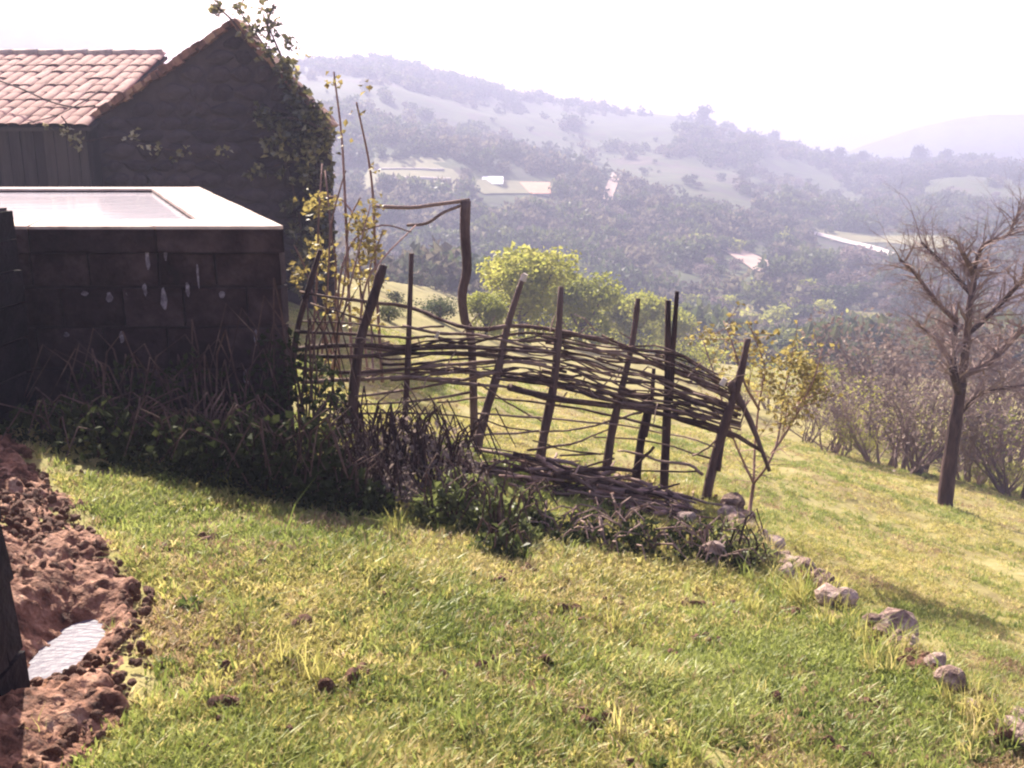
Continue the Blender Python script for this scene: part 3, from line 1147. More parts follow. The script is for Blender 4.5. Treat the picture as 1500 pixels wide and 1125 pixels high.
def ivy():
    rng = random.Random(44)
    Y = 17.8
    t = thing('ivy', at(470, 430, Y), 'ivy with leaves coloured pale as if lit climbing the right half of the barn gable', 'ivy')
    stems = [[(478, 445), (470, 330), (462, 240), (430, 160), (395, 80), (350, 15)], [(450, 440), (440, 330), (425, 260), (400, 190), (375, 170)],
             [(475, 300), (440, 240), (395, 245), (365, 250)], [(465, 190), (420, 165), (370, 160)], [(440, 150), (415, 90), (385, 20)],
             [(480, 210), (450, 190), (405, 195)], [(475, 190), (440, 175), (400, 172)], [(360, 60), (340, 30), (315, 8)], [(395, 60), (392, 30), (402, 5)]]
    for s in stems:
        P = [Vector(p) for p in smooth_path([at(u, v, Y - rng.uniform(0.0, 0.15)) for u, v in s], 4)]
        n = len(P)
        MB().tube(P, [0.03 * (1 - 0.7 * i / n) for i in range(n)], 5).build('stem', M['bark'], t, True)
    lv = MB()
    blobs = [(395, 75, 20, 25, 60), (420, 110, 22, 22, 80), (430, 140, 24, 24, 110), (455, 165, 30, 22, 130), (462, 205, 26, 26, 150), (450, 250, 28, 30, 130),
             (465, 300, 22, 40, 150), (455, 360, 22, 40, 130), (440, 410, 24, 35, 110), (484, 200, 9, 30, 70), (482, 260, 8, 30, 60), (480, 330, 10, 40, 80), (470, 170, 14, 10, 40), (425, 95, 16, 14, 50), (415, 180, 34, 14, 110), (385, 165, 20, 12, 70), (430, 200, 40, 10, 80), (420, 225, 40, 8, 60), (400, 205, 24, 10, 40), (375, 250, 20, 10, 36),
             (410, 255, 28, 8, 30), (425, 300, 14, 14, 50), (430, 340, 14, 16, 40), (375, 45, 24, 20, 70), (320, 14, 12, 12, 30), (390, 12, 16, 14, 30), (350, 12, 14, 10, 26), (402, 36, 12, 12, 26), (420, 60, 10, 14, 26),
             (440, 380, 16, 20, 50), (470, 400, 16, 40, 60), (437, 75, 12, 12, 14)]
    for (u, v, ru, rv, n) in blobs:
        c = at(u, v, Y - 0.12)
        s = Y / 1500
        leaf_blob(lv, c, (ru * s, 0.28, rv * s), int(n * 0.8), 0.125, 0.10, rng, 0.9)
    lv.build('leaves', M['leaf_ivy'], t, kind='stuff')
    # sparse creeper under the eaves
    t2 = thing('creeper', at(200, 200, 17.5), 'sparse creeper with few small pale leaves under the barn eaves at left', 'creeper')
    P = [at(u, v, 17.45) for u, v in ((90, 170), (120, 205), (170, 200), (220, 215), (290, 225), (330, 240))]
    MB().tube([Vector(p) for p in smooth_path(P, 4)], 0.012, 5).build('stem', M['bark'], t2, True)
    lv = MB()
    for (u, v, ru, rv, n) in ((95, 190, 8, 8, 10), (115, 205, 14, 14, 18), (195, 195, 12, 18, 12), (222, 215, 22, 10, 12), (250, 235, 8, 8, 4), (270, 222, 12, 10, 9), (325, 220, 14, 12, 14), (70, 185, 10, 6, 5)):
        c = at(u, v, 17.45)
        s = 17.45 / 1500
        leaf_blob(lv, c, (ru * s, 0.06, rv * s), n, 0.10, 0.08, rng)
    lv.build('leaves', M['leaf_ivy'], t2, kind='stuff')
    # bare runner lying over the lean-to roof
    t3 = thing('dead_runner', at(60, 150, 17.9), 'thin dry bramble runner lying across the pink tiled roof', 'bramble runner')
    P = [at(u, v, Yy) for u, v, Yy in ((-20, 120, 19.0), (30, 138, 18.4), (75, 158, 17.8), (110, 166, 17.6), (140, 164, 17.5))]
    for p in P:
        p.z += 0.10
    MB().tube([Vector(p) for p in smooth_path(P, 4)], 0.014, 5).build('stem', M['bark'], t3, True)
    P = [at(u, v, Yy) for u, v, Yy in ((40, 180, 17.5), (80, 170, 17.4), (120, 150, 17.6), (150, 130, 18.0))]
    MB().tube([Vector(p) for p in smooth_path(P, 4)], 0.010, 5).build('stem', M['bark'], t3, True)


ivy()


def vine():
    rng = random.Random(77)
    Y = 8.6
    t = thing('climbing_vine', at(520, 560, Y), 'tall thin canes with yellowish leaves rising between tank and woven fence', 'climbing plant')
    canes = [[(515, 560), (512, 420), (508, 300), (500, 200), (491, 105)], [(560, 560), (553, 400), (549, 300), (540, 235), (524, 150)], [(470, 560), (478, 440), (485, 330), (478, 250)],
             [(540, 560), (530, 420), (520, 330), (498, 292), (478, 288)], [(500, 560), (496, 420), (520, 350), (560, 330), (600, 340)], [(450, 560), (462, 420), (466, 330), (472, 240)],
             [(520, 560), (530, 430), (560, 380), (610, 330)], [(490, 560), (490, 400), (488, 330), (505, 250)], [(548, 560), (542, 480), (538, 400), (560, 340)], [(482, 560), (500, 470), (520, 400), (540, 300)],
             [(470, 560), (500, 430), (512, 330), (530, 290)], [(505, 560), (470, 470), (450, 400), (430, 360)]]
    for i, s in enumerate(canes):
        P = smooth_path([at(u + rng.uniform(-3, 3), v, Y + rng.uniform(-0.25, 0.3)) for u, v in s], 4)
        P = [Vector(p) for p in P]
        n = len(P)
        MB().tube(P, [(0.016 if i < 2 else 0.012) * (1 - 0.55 * k / n) for k in range(n)], 5).build('cane', M['cane'], t, True)
    lv = MB()
    s = Y / 1500
    for (u, v, ru, rv, n) in ((490, 125, 12, 18, 12), (540, 125, 10, 10, 8), (525, 165, 6, 12, 5), (475, 300, 18, 18, 50), (530, 330, 22, 26, 90), (540, 360, 22, 24, 80), (520, 400, 26, 30, 60), (480, 390, 20, 40, 46),
                             (550, 420, 14, 26, 36), (490, 450, 30, 26, 50), (460, 360, 14, 20, 36), (440, 400, 14, 20, 36), (530, 470, 30, 24, 36), (455, 300, 16, 20, 34), (550, 300, 14, 14, 20),
                             (505, 200, 6, 20, 6), (545, 250, 6, 20, 6), (470, 560, 26, 40, 70), (500, 600, 20, 30, 40)):
        c = at(u, v, Y)
        leaf_blob(lv, c, (ru * s * 1.1, 0.3, rv * s * 1.1), n, 0.062, 0.045, rng, 0.7)
    lv.build('leaves', M['leaf_vine'], t, kind='stuff')


vine()


def bramble(name, label, spots, mat, L, W, seed, canes=14, cat='bramble bush'):
    """spots: (u, v on the ground, half width m, height m, leaves)"""
    rng = random.Random(seed)
    g0 = on_A(spots[0][0], spots[0][1])
    t = thing(name, (g0.x, g0.y, gz(g0.x, g0.y)), label, cat)
    lv = MB()
    st = MB()
    for (u, v, w_, h, n) in spots:
        g = on_A(u, v)
        z = gz(g.x, g.y)
        for _ in range(n):
            a = rng.uniform(0, 6.283)
            r = math.sqrt(rng.random()) * w_
            x, y = g.x + math.cos(a) * r, g.y + math.sin(a) * r * 0.7
            top = h * (1 - (r / w_) ** 2) * (0.75 + 0.5 * (vnoise(np.array([x * 5]), np.array([y * 5]))[0] + 0.5))
            zz = gz(x, y) + top * rng.random() ** 0.5
            lv.leaf((x, y, zz), L * rng.uniform(0.6, 1.3), W * rng.uniform(0.6, 1.3), rng, (0, 0, 0.3))
        for _ in range(canes):
            a = rng.uniform(0, 6.283)
            d = Vector((math.cos(a), math.sin(a) * 0.7, 0)) * w_ * rng.uniform(0.6, 1.25)
            hh = h * rng.uniform(0.9, 1.35)
            b = Vector((g.x + rng.gauss(0, w_ * 0.2), g.y + rng.gauss(0, w_ * 0.15), z))
            st.tube([b, b + d * 0.3 + Vector((0, 0, hh * 0.8)), b + d * 0.65 + Vector((0, 0, hh)), b + d + Vector((0, 0, hh * 0.5))], [0.006, 0.006, 0.005, 0.003], 4)
    lv.build('leaves', mat, t, kind='stuff')
    st.build('canes', M['stick'], t, kind='stuff')
    return t


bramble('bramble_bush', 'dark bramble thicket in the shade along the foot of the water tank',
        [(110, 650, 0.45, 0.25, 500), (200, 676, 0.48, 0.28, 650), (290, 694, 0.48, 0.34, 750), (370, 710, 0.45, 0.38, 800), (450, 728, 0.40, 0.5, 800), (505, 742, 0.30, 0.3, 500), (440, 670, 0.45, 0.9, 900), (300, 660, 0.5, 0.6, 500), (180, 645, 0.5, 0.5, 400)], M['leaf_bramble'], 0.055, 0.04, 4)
bramble('bramble_bush', 'brown bramble tangle under the left end of the woven fence',
        [(545, 700, 0.36, 0.42, 500), (600, 715, 0.36, 0.42, 600), (655, 720, 0.34, 0.38, 500), (560, 735, 0.26, 0.25, 400)], M['leaf_brown'], 0.045, 0.03, 6, 26)
bramble('leafy_weed', 'clump of broad green leaves at the foot of the fence, before the brush heap',
        [(690, 760, 0.26, 0.34, 420), (735, 785, 0.2, 0.26, 320), (655, 765, 0.22, 0.25, 300), (770, 765, 0.2, 0.2, 220), (735, 815, 0.14, 0.14, 160)], M['leaf_weed'], 0.055, 0.04, 8, 9, 'weeds')
bramble('shade_growth', 'low dark green growth standing in for the shade strip below the brush heap',
        [(820, 782, 0.3, 0.12, 240), (885, 800, 0.28, 0.10, 190), (955, 812, 0.3, 0.14, 260), (1025, 812, 0.24, 0.16, 240), (900, 775, 0.3, 0.12, 200), (1055, 832, 0.2, 0.14, 180)], M['leaf_bramble'], 0.05, 0.03, 12, 12, 'bramble')  # dark leaves stand in for the fence's shadow on the grass
bramble('bank_weed', 'green and straw tuft of weeds by the stones at the fence end',
        [(1075, 820, 0.18, 0.26, 260), (1110, 838, 0.15, 0.2, 180)], M['leaf_weed'], 0.05, 0.02, 15, 3, 'weeds')


# young tree at the end of the fence
def young_tree():
    rng = random.Random(61)
    g = ground(1095, 772)
    Y = g.y
    t = thing('young_tree', g, 'slender young tree with sparse pale yellow leaves at the right end of the fence', 'young tree')
    limbs = [[(1094, 775), (1100, 735), (1104, 708)], [(1104, 708), (1086, 670), (1070, 630), (1050, 560), (1030, 500)], [(1104, 708), (1125, 680), (1140, 640), (1150, 570), (1165, 510)],
             [(1104, 708), (1106, 650), (1112, 590), (1120, 540), (1100, 480)], [(1130, 665), (1160, 620), (1190, 560), (1205, 510)], [(1112, 600), (1090, 560), (1075, 510), (1060, 470)], [(1145, 620), (1170, 590), (1215, 570)]]
    for i, s in enumerate(limbs):
        P = [Vector(p) for p in smooth_path([at(u, v, Y + (0.25 * math.sin(i * 2.1 + k) if k else 0)) for k, (u, v) in enumerate(s)], 4)]
        n = len(P)
        r0 = 0.021 if i == 0 else 0.013
        MB().tube(P, [r0 * (1 - (0.15 if i == 0 else 0.65) * k / n) for k in range(n)], 6).build('trunk' if i == 0 else 'limb', M['cane'], t, True)
    tw = MB()
    lv = MB()
    for s in limbs[1:]:
        for k in range(22):
            i = rng.randrange(1, len(s))
            f = rng.random()
            u, v = s[i - 1][0] * (1 - f) + s[i][0] * f, s[i - 1][1] * (1 - f) + s[i][1] * f
            p = at(u, v, Y + rng.uniform(-0.2, 0.2))
            d = Vector((rng.gauss(0, 1), rng.gauss(0, 1), rng.gauss(0.4, 0.6))).normalized() * rng.uniform(0.1, 0.35)
            tw.tube([p, p + d], [0.005, 0.002], 3)
            if v < 640:
                for q in range(4):
                    lv.leaf(p + d * rng.uniform(0.3, 1.1), 0.06, 0.045, rng)
    for (u, v, ru, rv, n) in ((1165, 530, 34, 20, 170), (1190, 555, 28, 24, 110), (1130, 560, 30, 30, 70), (1100, 510, 40, 26, 60), (1160, 600, 34, 24, 60), (1040, 490, 26, 20, 30)):
        leaf_blob(lv, at(u, v, Y), (ru * Y / 1500, 0.3, rv * Y / 1500), n, 0.06, 0.045, rng, 0.7)
    tw.build('twigs', M['cane'], t, kind='stuff')
    lv.build('leaves', M['leaf_vine'], t, kind='stuff')


young_tree()


# stones along the lip of the terrace
def lip_stones():
    rng = random.Random(8)
    px = [(1072, 752, 34, 'flat grey stone nearest the end of the fence'), (1077, 782, 30, 'rounded brown stone below the flat one by the fence end'), (1040, 822, 36, 'low grey stone half in the weeds below the fence end'),
          (1172, 830, 32, 'pinkish stone topmost in the row along the terrace lip'), (1196, 856, 24, 'small tan stone next below the pinkish one'), (1228, 862, 22, 'brown upright stone left of the two white stones'),
          (1247, 876, 28, 'pale stone, upper of the two white stones on the lip'), (1270, 886, 26, 'bright white topped stone on the terrace lip'), (1308, 928, 58, 'largest broad pink stone on the terrace lip'),
          (1388, 975, 30, 'dark round stone heading the lower cluster'), (1412, 1000, 36, 'dark stone with a hollow beside it in the lower cluster'), (1385, 1035, 44, 'reddish sloping stone below the dark pair'),
          (1448, 1040, 34, 'white topped angular stone in the lower cluster'), (1430, 1022, 24, 'small grey stone between dark and white ones'), (1486, 1070, 36, 'grey stone at the right picture edge'), (1492, 1110, 34, 'pale stone in the bottom right corner'),
          (1005, 765, 26, 'small dark stone under the end of the brush heap')]
    for k, (u, v, w_, lab) in enumerate(px):
        p = on_A(u, v + 6)
        p.z = gz(p.x, p.y)
        me = rock_mesh('stone', 500 + k, M['stone'], 0.75)
        o = bpy.data.objects.new('stone', me)
        COL.objects.link(o)
        s = w_ * p.y / 1500 * 1.45
        o.location = (p.x, p.y, p.z + s * 0.46)
        o.scale = (s, s * 0.9, s * rng.uniform(0.8, 1.1))
        o.rotation_euler = (rng.uniform(-0.3, 0.3), rng.uniform(-0.3, 0.3), rng.uniform(0, 6))
        tag(o, lab, 'stone', 'stones along the terrace lip')
    ms = [rock_mesh('lip_stone', 560 + k, M['stone'], 0.8) for k in range(5)]
    for k in range(46):
        i = rng.randrange(5, 10)
        f = rng.random()
        u = EDGE_PX[i][0] * (1 - f) + EDGE_PX[i + 1][0] * f + rng.gauss(0, 9)
        v = EDGE_PX[i][1] * (1 - f) + EDGE_PX[i + 1][1] * f + rng.gauss(0, 9)
        p = on_A(u, v + 6)
        p.z = gz(p.x, p.y)
        o = bpy.data.objects.new('lip_stone', ms[k % 5])
        COL.objects.link(o)
        s = rng.uniform(15, 30) * p.y / 1500 * 1.6
        o.location = (p.x, p.y, p.z + s * 0.40)
        o.scale = (s * rng.uniform(0.8, 1.4), s, s * rng.uniform(0.7, 1.1))
        o.rotation_euler = (rng.uniform(-0.4, 0.4), rng.uniform(-0.4, 0.4), rng.uniform(0, 6))
        tag(o, 'small half buried stone in the line of stones along the terrace lip', 'stone', 'small stones half buried in the terrace lip')


lip_stones()


# ------------------------------------------------------------------ bare tree on the lower field
def grow(mb, p, d, L, r, depth, rng, tips, spread=0.5, up=0.15):
    n = 4
    P = [p]
    R = [r]
    for i in range(n):
        d = (d + Vector((rng.gauss(0, 0.13), rng.gauss(0, 0.13), rng.gauss(0, 0.1) + up * 0.3))).normalized()
        p = p + d * L / n
        P.append(p)
        R.append(r * (1 - 0.45 * (i + 1) / n))
    mb.tube(P, R, 6 if r > 0.03 else (4 if r > 0.01 else 3), cap=False)
    if depth == 0:
        tips.append(p)
        return
    for k in range(rng.choice((2, 3, 3))):
        i = rng.choice((2, 3, 4)) if k else 4
        dd = (d + Vector((rng.gauss(0, spread), rng.gauss(0, spread), rng.gauss(up, spread * 0.7)))).normalized()
        grow(mb, P[i], dd, L * rng.uniform(0.62, 0.85), R[i] * rng.uniform(0.55, 0.78), depth - 1, rng, tips, spread, up)


def bare_tree():
    rng = random.Random(90)
    g = ground(1384, 742)
    Y = g.y
    t = thing('bare_tree', g, 'bare dark tree with a forked trunk standing at the far edge of the lower field', 'tree')
    g.z -= 0.1
    P = smooth_path([g] + [at(u, v, Y) for u, v in ((1388, 700), (1395, 650), (1402, 600), (1408, 560))], 3)
    P = [Vector(p) for p in P]
    n = len(P)
    k = Y / 1500
    MB().tube(P, [k * (12.5 - 4.5 * i / n) * rng.uniform(0.93, 1.07) * (1.3 if i == 0 else 1) for i in range(n)], 9).build('trunk', M['bark'], t, True)
    limbs = [([(1405, 575), (1396, 540), (1398, 500), (1400, 460)], 7), ([(1408, 562), (1416, 500), (1420, 450), (1426, 405), (1410, 370)], 7), ([(1420, 486), (1445, 465), (1480, 430), (1505, 400)], 5.5),
             ([(1410, 550), (1450, 530), (1500, 480), (1540, 440)], 6), ([(1422, 430), (1400, 405), (1375, 380), (1350, 355)], 4), ([(1400, 470), (1370, 440), (1340, 400), (1318, 380)], 4),
             ([(1402, 610), (1440, 575), (1500, 565)], 4), ([(1426, 400), (1440, 360), (1475, 345), (1485, 325)], 3.5), ([(1396, 530), (1375, 500), (1350, 480)], 3)]
    tips = []
    tw = MB()
    for s, w_ in limbs:
        P = [Vector(p) for p in smooth_path([at(u, v, Y + (0 if i == 0 else rng.uniform(-0.5, 0.5))) for i, (u, v) in enumerate(s)], 4)]
        n = len(P)
        MB().tube(P, [k * w_ * (1 - 0.55 * i / n) for i in range(n)], 7).build('limb', M['bark'], t, True)
        for j in range(40):
            i = rng.randrange(n // 5, n)
            d = (P[i] - P[i - 1]).normalized() + Vector((rng.gauss(0, 0.6), rng.gauss(0, 0.6), rng.gauss(0.2, 0.5)))
            grow(tw, P[i], d.normalized(), rng.uniform(0.2, 0.42), k * w_ * 0.28, 3, rng, tips, 0.65, 0.0)
    tw.build('twigs', M['twig'], t, kind='stuff')


bare_tree()


# bare shrubs of the hedge along the field's far edge
def shrub_proto(name, label, seed, leafmat=None, nl=0, stem=M['twig'], group='shrubs of the hedge'):
    rng = random.Random(seed)
    t = thing(name, (0, 0, 0), label, 'shrub', group)
    mb = MB()
    tips = []
    for k in range(9):
        a = rng.uniform(0, 6.28)
        d = Vector((math.cos(a) * 0.5, math.sin(a) * 0.5, 1)).normalized()
        grow(mb, Vector((math.cos(a) * 0.08, math.sin(a) * 0.08, -0.05)), d, rng.uniform(0.25, 0.45), 0.018, 4, rng, tips, 0.45, 0.1)
    mb.build('twigs', stem, t, kind='stuff')
    if leafmat:
        lv = MB()
        for _ in range(nl):
            p = rng.choice(tips)
            lv.leaf(p + Vector((rng.gauss(0, 0.06), rng.gauss(0, 0.06), rng.gauss(0, 0.06))), 0.045, 0.03, rng)
        lv.build('leaves', leafmat, t, kind='stuff')
    return t


PROTO = []


def place_shrubs(proto, spots, labels=None):
    for i, (u, v, hpx) in enumerate(spots):
        p = ground(u, v)
        s = hpx * p.y / 1400 / 1.35
        rz = (i * 2.4) % 6.28
        lab = labels[i] if labels else None
        if i == 0:
            proto.location = p
            proto.scale = (s, s, s)
            proto.rotation_euler = (0, 0, rz)
            if lab:
                proto['label'] = lab
        else:
            copy_tree(proto, p, s, rz, lab)


sb = shrub_proto('bare_shrub', 'bare purplish brown shrub in the hedge beyond the lower field', 201, M['leaf_brown'], 230)
place_shrubs(sb, [(1215, 662, 150), (1255, 662, 190), (1290, 680, 210), (1325, 690, 240), (1350, 694, 210), (1420, 706, 230), (1455, 715, 250), (1490, 728, 240), (1180, 648, 130), (1300, 650, 260), (1370, 660, 280), (1440, 670, 280), (1240, 620, 190), (1495, 660, 320), (1270, 640, 230), (1335, 650, 260), (1405, 670, 270), (1475, 690, 280)])
sg = shrub_proto('leafing_shrub', 'yellow green leafing shrub in the hedge beyond the lower field', 202, M['leaf_spring'], 700, group='leafing shrubs of the hedge')
place_shrubs(sg, [(1230, 668, 90), (1275, 676, 60), (1432, 712, 60), (1080, 600, 90), (1130, 600, 110), (1180, 610, 120), (1020, 560, 90), (1215, 600, 110), (1470, 722, 70), (1265, 655, 130), (1320, 668, 110), (1395, 690, 130), (1485, 700, 150), (1240, 640, 120)])

# ------------------------------------------------------------------ trees of the valley and far hillside
def tree_proto(name, seed, mat, lobes, n, L, trunk_h, group, label, cat='tree', tall=1.0):
    """crown about 1 m high on origin at ground"""
    rng = random.Random(seed)
    t = thing(name, (0, 0, 0), label, cat, group)
    lv = MB()
    for (x, y, z, r) in lobes:
        for _ in range(n):
            d = Vector((rng.gauss(0, 1), rng.gauss(0, 1), rng.gauss(0, 1))).normalized()
            q = rng.random() ** 0.35
            rr = r * (0.8 + 0.4 * rng.random())
            lv.leaf((x + d.x * rr * q, y + d.y * rr * q, (z + d.z * rr * q * 0.9) * tall), L * rng.uniform(0.6, 1.4), L * 0.8 * rng.uniform(0.6, 1.4), rng)
    m = MB()
    for _ in range(n * 2):
        d = Vector((rng.gauss(0, 1), rng.gauss(0, 1), rng.gauss(0, 1))).normalized()
        lv.leaf((d.x * 0.3, d.y * 0.3, 0.22 + d.z * 0.2), L * rng.uniform(0.6, 1.4), L * 0.8, rng)
    m.tube([(0, 0, -0.06), (0.01, 0, trunk_h * 0.5), (-0.01, 0.01, trunk_h * 1.6)], [0.04, 0.03, 0.015], 6)
    for k in range(4):
        a = k * 1.6
        m.tube([(0, 0, trunk_h), (0.16 * math.cos(a), 0.16 * math.sin(a), trunk_h + 0.2), (0.26 * math.cos(a), 0.26 * math.sin(a), trunk_h + 0.4)], [0.018, 0.012, 0.006], 4)
    lv.build('crown', mat, t, kind='stuff')
    m.build('trunk', M['bark'], t)
    return t


def lob(seed, k, spread, r0, zc):
    rg = random.Random(seed)
    return [(rg.gauss(0, spread), rg.gauss(0, spread), zc + rg.gauss(0, spread * 0.6), r0 * rg.uniform(0.7, 1.2)) for _ in range(k)]


def place_trees(proto, spots, labels=None, wide=1.0):
    for i, (u, v, hpx) in enumerate(spots):
        p = ground(u, v)
        s = hpx * p.length / 1500
        rz = (i * 2.4) % 6.28
        lab = labels[i] if labels else None
        sc3 = (s * wide, s * wide, s)
        if i == 0:
            proto.location = p
            proto.scale = sc3
            proto.rotation_euler = (0, 0, rz)
            if lab:
                proto['label'] = lab
        else:
            copy_tree(proto, p, sc3, rz, lab)


# the big yellow green trees behind the fence
big = tree_proto('spring_tree', 301, M['leaf_spring'], lob(1, 12, 0.15, 0.2, 0.6), 420, 0.045, 0.2, 'yellow green trees behind the fence', 'x')
place_trees(big, [(762, 500, 165), (850, 510, 132), (925, 516, 108), (712, 495, 80), (985, 524, 85)],
            ['tallest yellow green tree in young leaf, behind the tallest leaning stake', 'broad rounded yellow green tree right of the tallest one', 'third yellow green tree, lower and duller, left of the paired stakes',
             'small yellow green bush left of the tallest tree', 'low yellow green bush behind the paired stakes'], 1.05)
rb = tree_proto('round_bush', 302, M['leaf_green'], lob(2, 10, 0.14, 0.28, 0.42), 160, 0.05, 0.12, 'valley bushes', 'grey green round bush beside the trellis post')
place_trees(rb, [(645, 470, 52), (570, 470, 40), (1000, 500, 60), (1060, 500, 50), (1170, 530, 60), (1195, 545, 50), (1110, 520, 45)],
            ['grey green round bush seen beside the trellis post', 'small green bush seen behind the climbing canes', 'green bush right of the paired fence stakes', 'pale green bush above the right end of the weave', 'bright green bush above the young tree',
             'dull green bush just right of the bright one', 'low green bush above the last stake'], 1.3)

# skyline trees
sk1 = tree_proto('skyline_tree', 303, M['leaf_dark'], lob(3, 8, 0.13, 0.22, 0.6), 70, 0.09, 0.3, 'trees on the skyline', 'x')
place_trees(sk1, [(1031, 188, 36), (1072, 192, 13), (1133, 212, 22), (1212, 240, 22), (1228, 240, 26), (1262, 244, 24), (1346, 242, 30), (1384, 240, 22), (1448, 242, 12)],
            ['largest lone tree on the skyline ridge', 'small round tree just right of the largest skyline tree', 'lone middle sized tree halfway down the skyline', 'tree at the left end of the wooded saddle on the skyline',
             'taller tree in the wooded saddle on the skyline', 'tree at the right end of the wooded saddle', 'bushy tree standing up on the right hand skyline', 'smaller tree right of the bushy skyline tree', 'tiny tree at the far right of the skyline'])


def scatter_trees():
    rng = random.Random(55)
    kinds = [('hill_tree', 401, M['leaf_dark'], 'dark tree among many on the hazy far hillside', 'dark trees of the far hillside'),
             ('hill_bush', 402, M['leaf_green'], 'green bush among many on the hazy far hillside', 'green bushes of the far hillside'),
             ('brown_tree', 403, M['leaf_brown'], 'bare brown tree among many on the hazy far hillside', 'brown trees of the far hillside'),
             ('pale_bush', 404, M['leaf_spring'], 'pale leafing bush among many on the hazy far hillside', 'pale bushes of the far hillside')]
    prs = []
    for k, (nm, sd_, mat, lab, grp) in enumerate(kinds):
        prs.append(tree_proto(nm, sd_, mat, lob(sd_, 7, 0.16, 0.24, 0.5), 42, 0.11, 0.25, grp, lab))
    spots = [[] for _ in kinds]
    zones = [((900, 1500), (255, 340), 70, (9, 20), (0, 0, 2, 1)), ((560, 1050), (300, 400), 60, (10, 20), (0, 2, 2, 0, 1)), ((1000, 1400), (340, 450), 60, (12, 26), (0, 1, 2, 2, 3)),
             ((900, 1250), (430, 520), 26, (20, 38), (1, 2, 3, 3)), ((1230, 1500), (400, 560), 40, (26, 52), (2, 2, 1, 0)), ((1000, 1260), (440, 560), 22, (34, 58), (1, 3, 3)), ((480, 1000), (130, 290), 60, (5, 11), (0, 1, 2, 2)), ((540, 700), (380, 450), 10, (18, 28), (0, 2)),
             ((1150, 1500), (245, 268), 26, (9, 16), (0, 0))]
    for (u0, u1), (v0, v1), n, (h0, h1), ks in zones:
        for _ in range(n):
            spots[rng.choice(ks)].append((rng.uniform(u0, u1), rng.uniform(v0, v1), rng.uniform(h0, h1)))
    spots = [[q for q in s if not (q[0] < 830 and 245 < q[1] < 315) and not (1180 < q[0] < 1400 and 338 < q[1] < 395)] for s in spots]
    for p, s in zip(prs, spots):
        place_trees(p, s[:90], None, 1.25)


scatter_trees()


# low scrub that covers the far slope, too many to count
def hill_scrub():
    rng = np.random.RandomState(19)
    meshes = []
    for k, mat in enumerate((M['leaf_dark'], M['leaf_scrub'], M['leaf_green'], M['leaf_scrub'])):
        r = random.Random(700 + k)
        m = MB()
        for (x, y, z, rr) in lob(710 + k, 4, 0.3, 0.4, 0.3):
            for _ in range(30):
                d = Vector((r.gauss(0, 1), r.gauss(0, 1), r.gauss(0, 1))).normalized() * rr
                m.leaf((x + d.x, y + d.y, max(0, z + d.z)), 0.3, 0.22, r)
        meshes.append(m.mesh('scrub', mat))
    n = 19000
    az = rng.uniform(-0.25, 0.62, n)
    rr = 60 + (430 - 60) * rng.rand(n) ** 0.75
    x, y = np.sin(az) * rr, np.cos(az) * rr
    dens = fbm(x / 45, y / 45, 4)
    keep = (dens > -0.08 + 0.36 * rng.rand(n) - 0.15 + -0.02 * sstep(150, 420, rr))
    x, y, rr = x[keep], y[keep], rr[keep]
    pts = np.c_[x, y, EYE - D_all(x, y)]
    dx_, dy_, dz_ = pts[:, 0], pts[:, 1], pts[:, 2] - EYE
    zc = dy_ * CP - dz_ * SP
    pu, pv_ = 750 + F * dx_ / zc, 562.5 - F * (dy_ * SP + dz_ * CP) / zc
    free = np.ones(len(pts), bool)            # the house, the terraces and the open meadows carry no scrub
    for (a0, a1, b0, b1) in ((535, 675, 232, 280), (690, 818, 256, 312), (1190, 1400, 342, 386), (880, 908, 252, 308), (1060, 1135, 364, 406), (850, 990, 170, 215)):
        free &= ~((pu > a0) & (pu < a1) & (pv_ > b0) & (pv_ < b1))
    pts, x, y = pts[free], x[free], y[free]
    c = fbm(x / 60 + 40, y / 60, 3) + rng.normal(0, 0.15, len(x))
    idx = np.digitize(c, [-0.25, 0.0, 0.25])
    scatter('scrub', meshes, pts, 0.5 + 3.4 * rng.rand(len(x)) ** 3, np.c_[np.zeros(len(x)), np.zeros(len(x)), rng.uniform(0, 6.28, len(x))], idx)


hill_scrub()


# farmhouse, tracks and terrace walls on the hillside
def drape(name, pxs, width, mat, lift=0.3, label=None):
    P = []
    for (u, v) in smooth_path(pxs, 6):
        P.append(ground(float(u), float(v)))
    m = MB()
    vs = []
    for i, p in enumerate(P):
        d = P[min(i + 1, len(P) - 1)] - P[max(i - 1, 0)]
        n = Vector((-d.y, d.x, 0))
        n.normalize()
        for s in (-1, 0, 1):
            q = p + n * width / 2 * s
            vs.append((q.x, q.y, gz(q.x, q.y) + lift))
    fs = []
    for i in range(len(P) - 1):
        for k in range(2):
            fs.append((i * 3 + k, i * 3 + k + 1, i * 3 + k + 4, i * 3 + k + 3))
    m.add(vs, fs)
    return m.build(name, mat, kind='structure')


M['bare'] = noise_mat('bare_earth', [(0.30, 0.2, 0.16), (0.42, 0.3, 0.24)], 0.2, bump=0)
drape('dirt_track', [(1185, 342), (1215, 349), (1240, 356), (1275, 364), (1310, 378)], 2.6, M['track'])
drape('dirt_track', [(884, 306), (893, 282), (903, 256)], 2.0, M['bare'])
drape('dirt_track', [(765, 346), (800, 356), (850, 372), (885, 388)], 1.6, M['track'])
M['meadow'] = noise_mat('pale_meadow', [(0.13, 0.125, 0.06), (0.22, 0.2, 0.095)], 0.15, bump=0)
drape('bare_patch', [(1065, 366), (1085, 374), (1110, 388), (1130, 402)], 5.0, M['bare'])
drape('meadow', [(1205, 344), (1270, 350), (1340, 352), (1420, 362)], 9.0, M['meadow'], 0.15)
drape('meadow', [(1330, 380), (1400, 385), (1500, 395)], 7.0, M['meadow'], 0.15)
drape('meadow', [(535, 258), (600, 257), (672, 258)], 22.0, M['meadow'], 0.2)
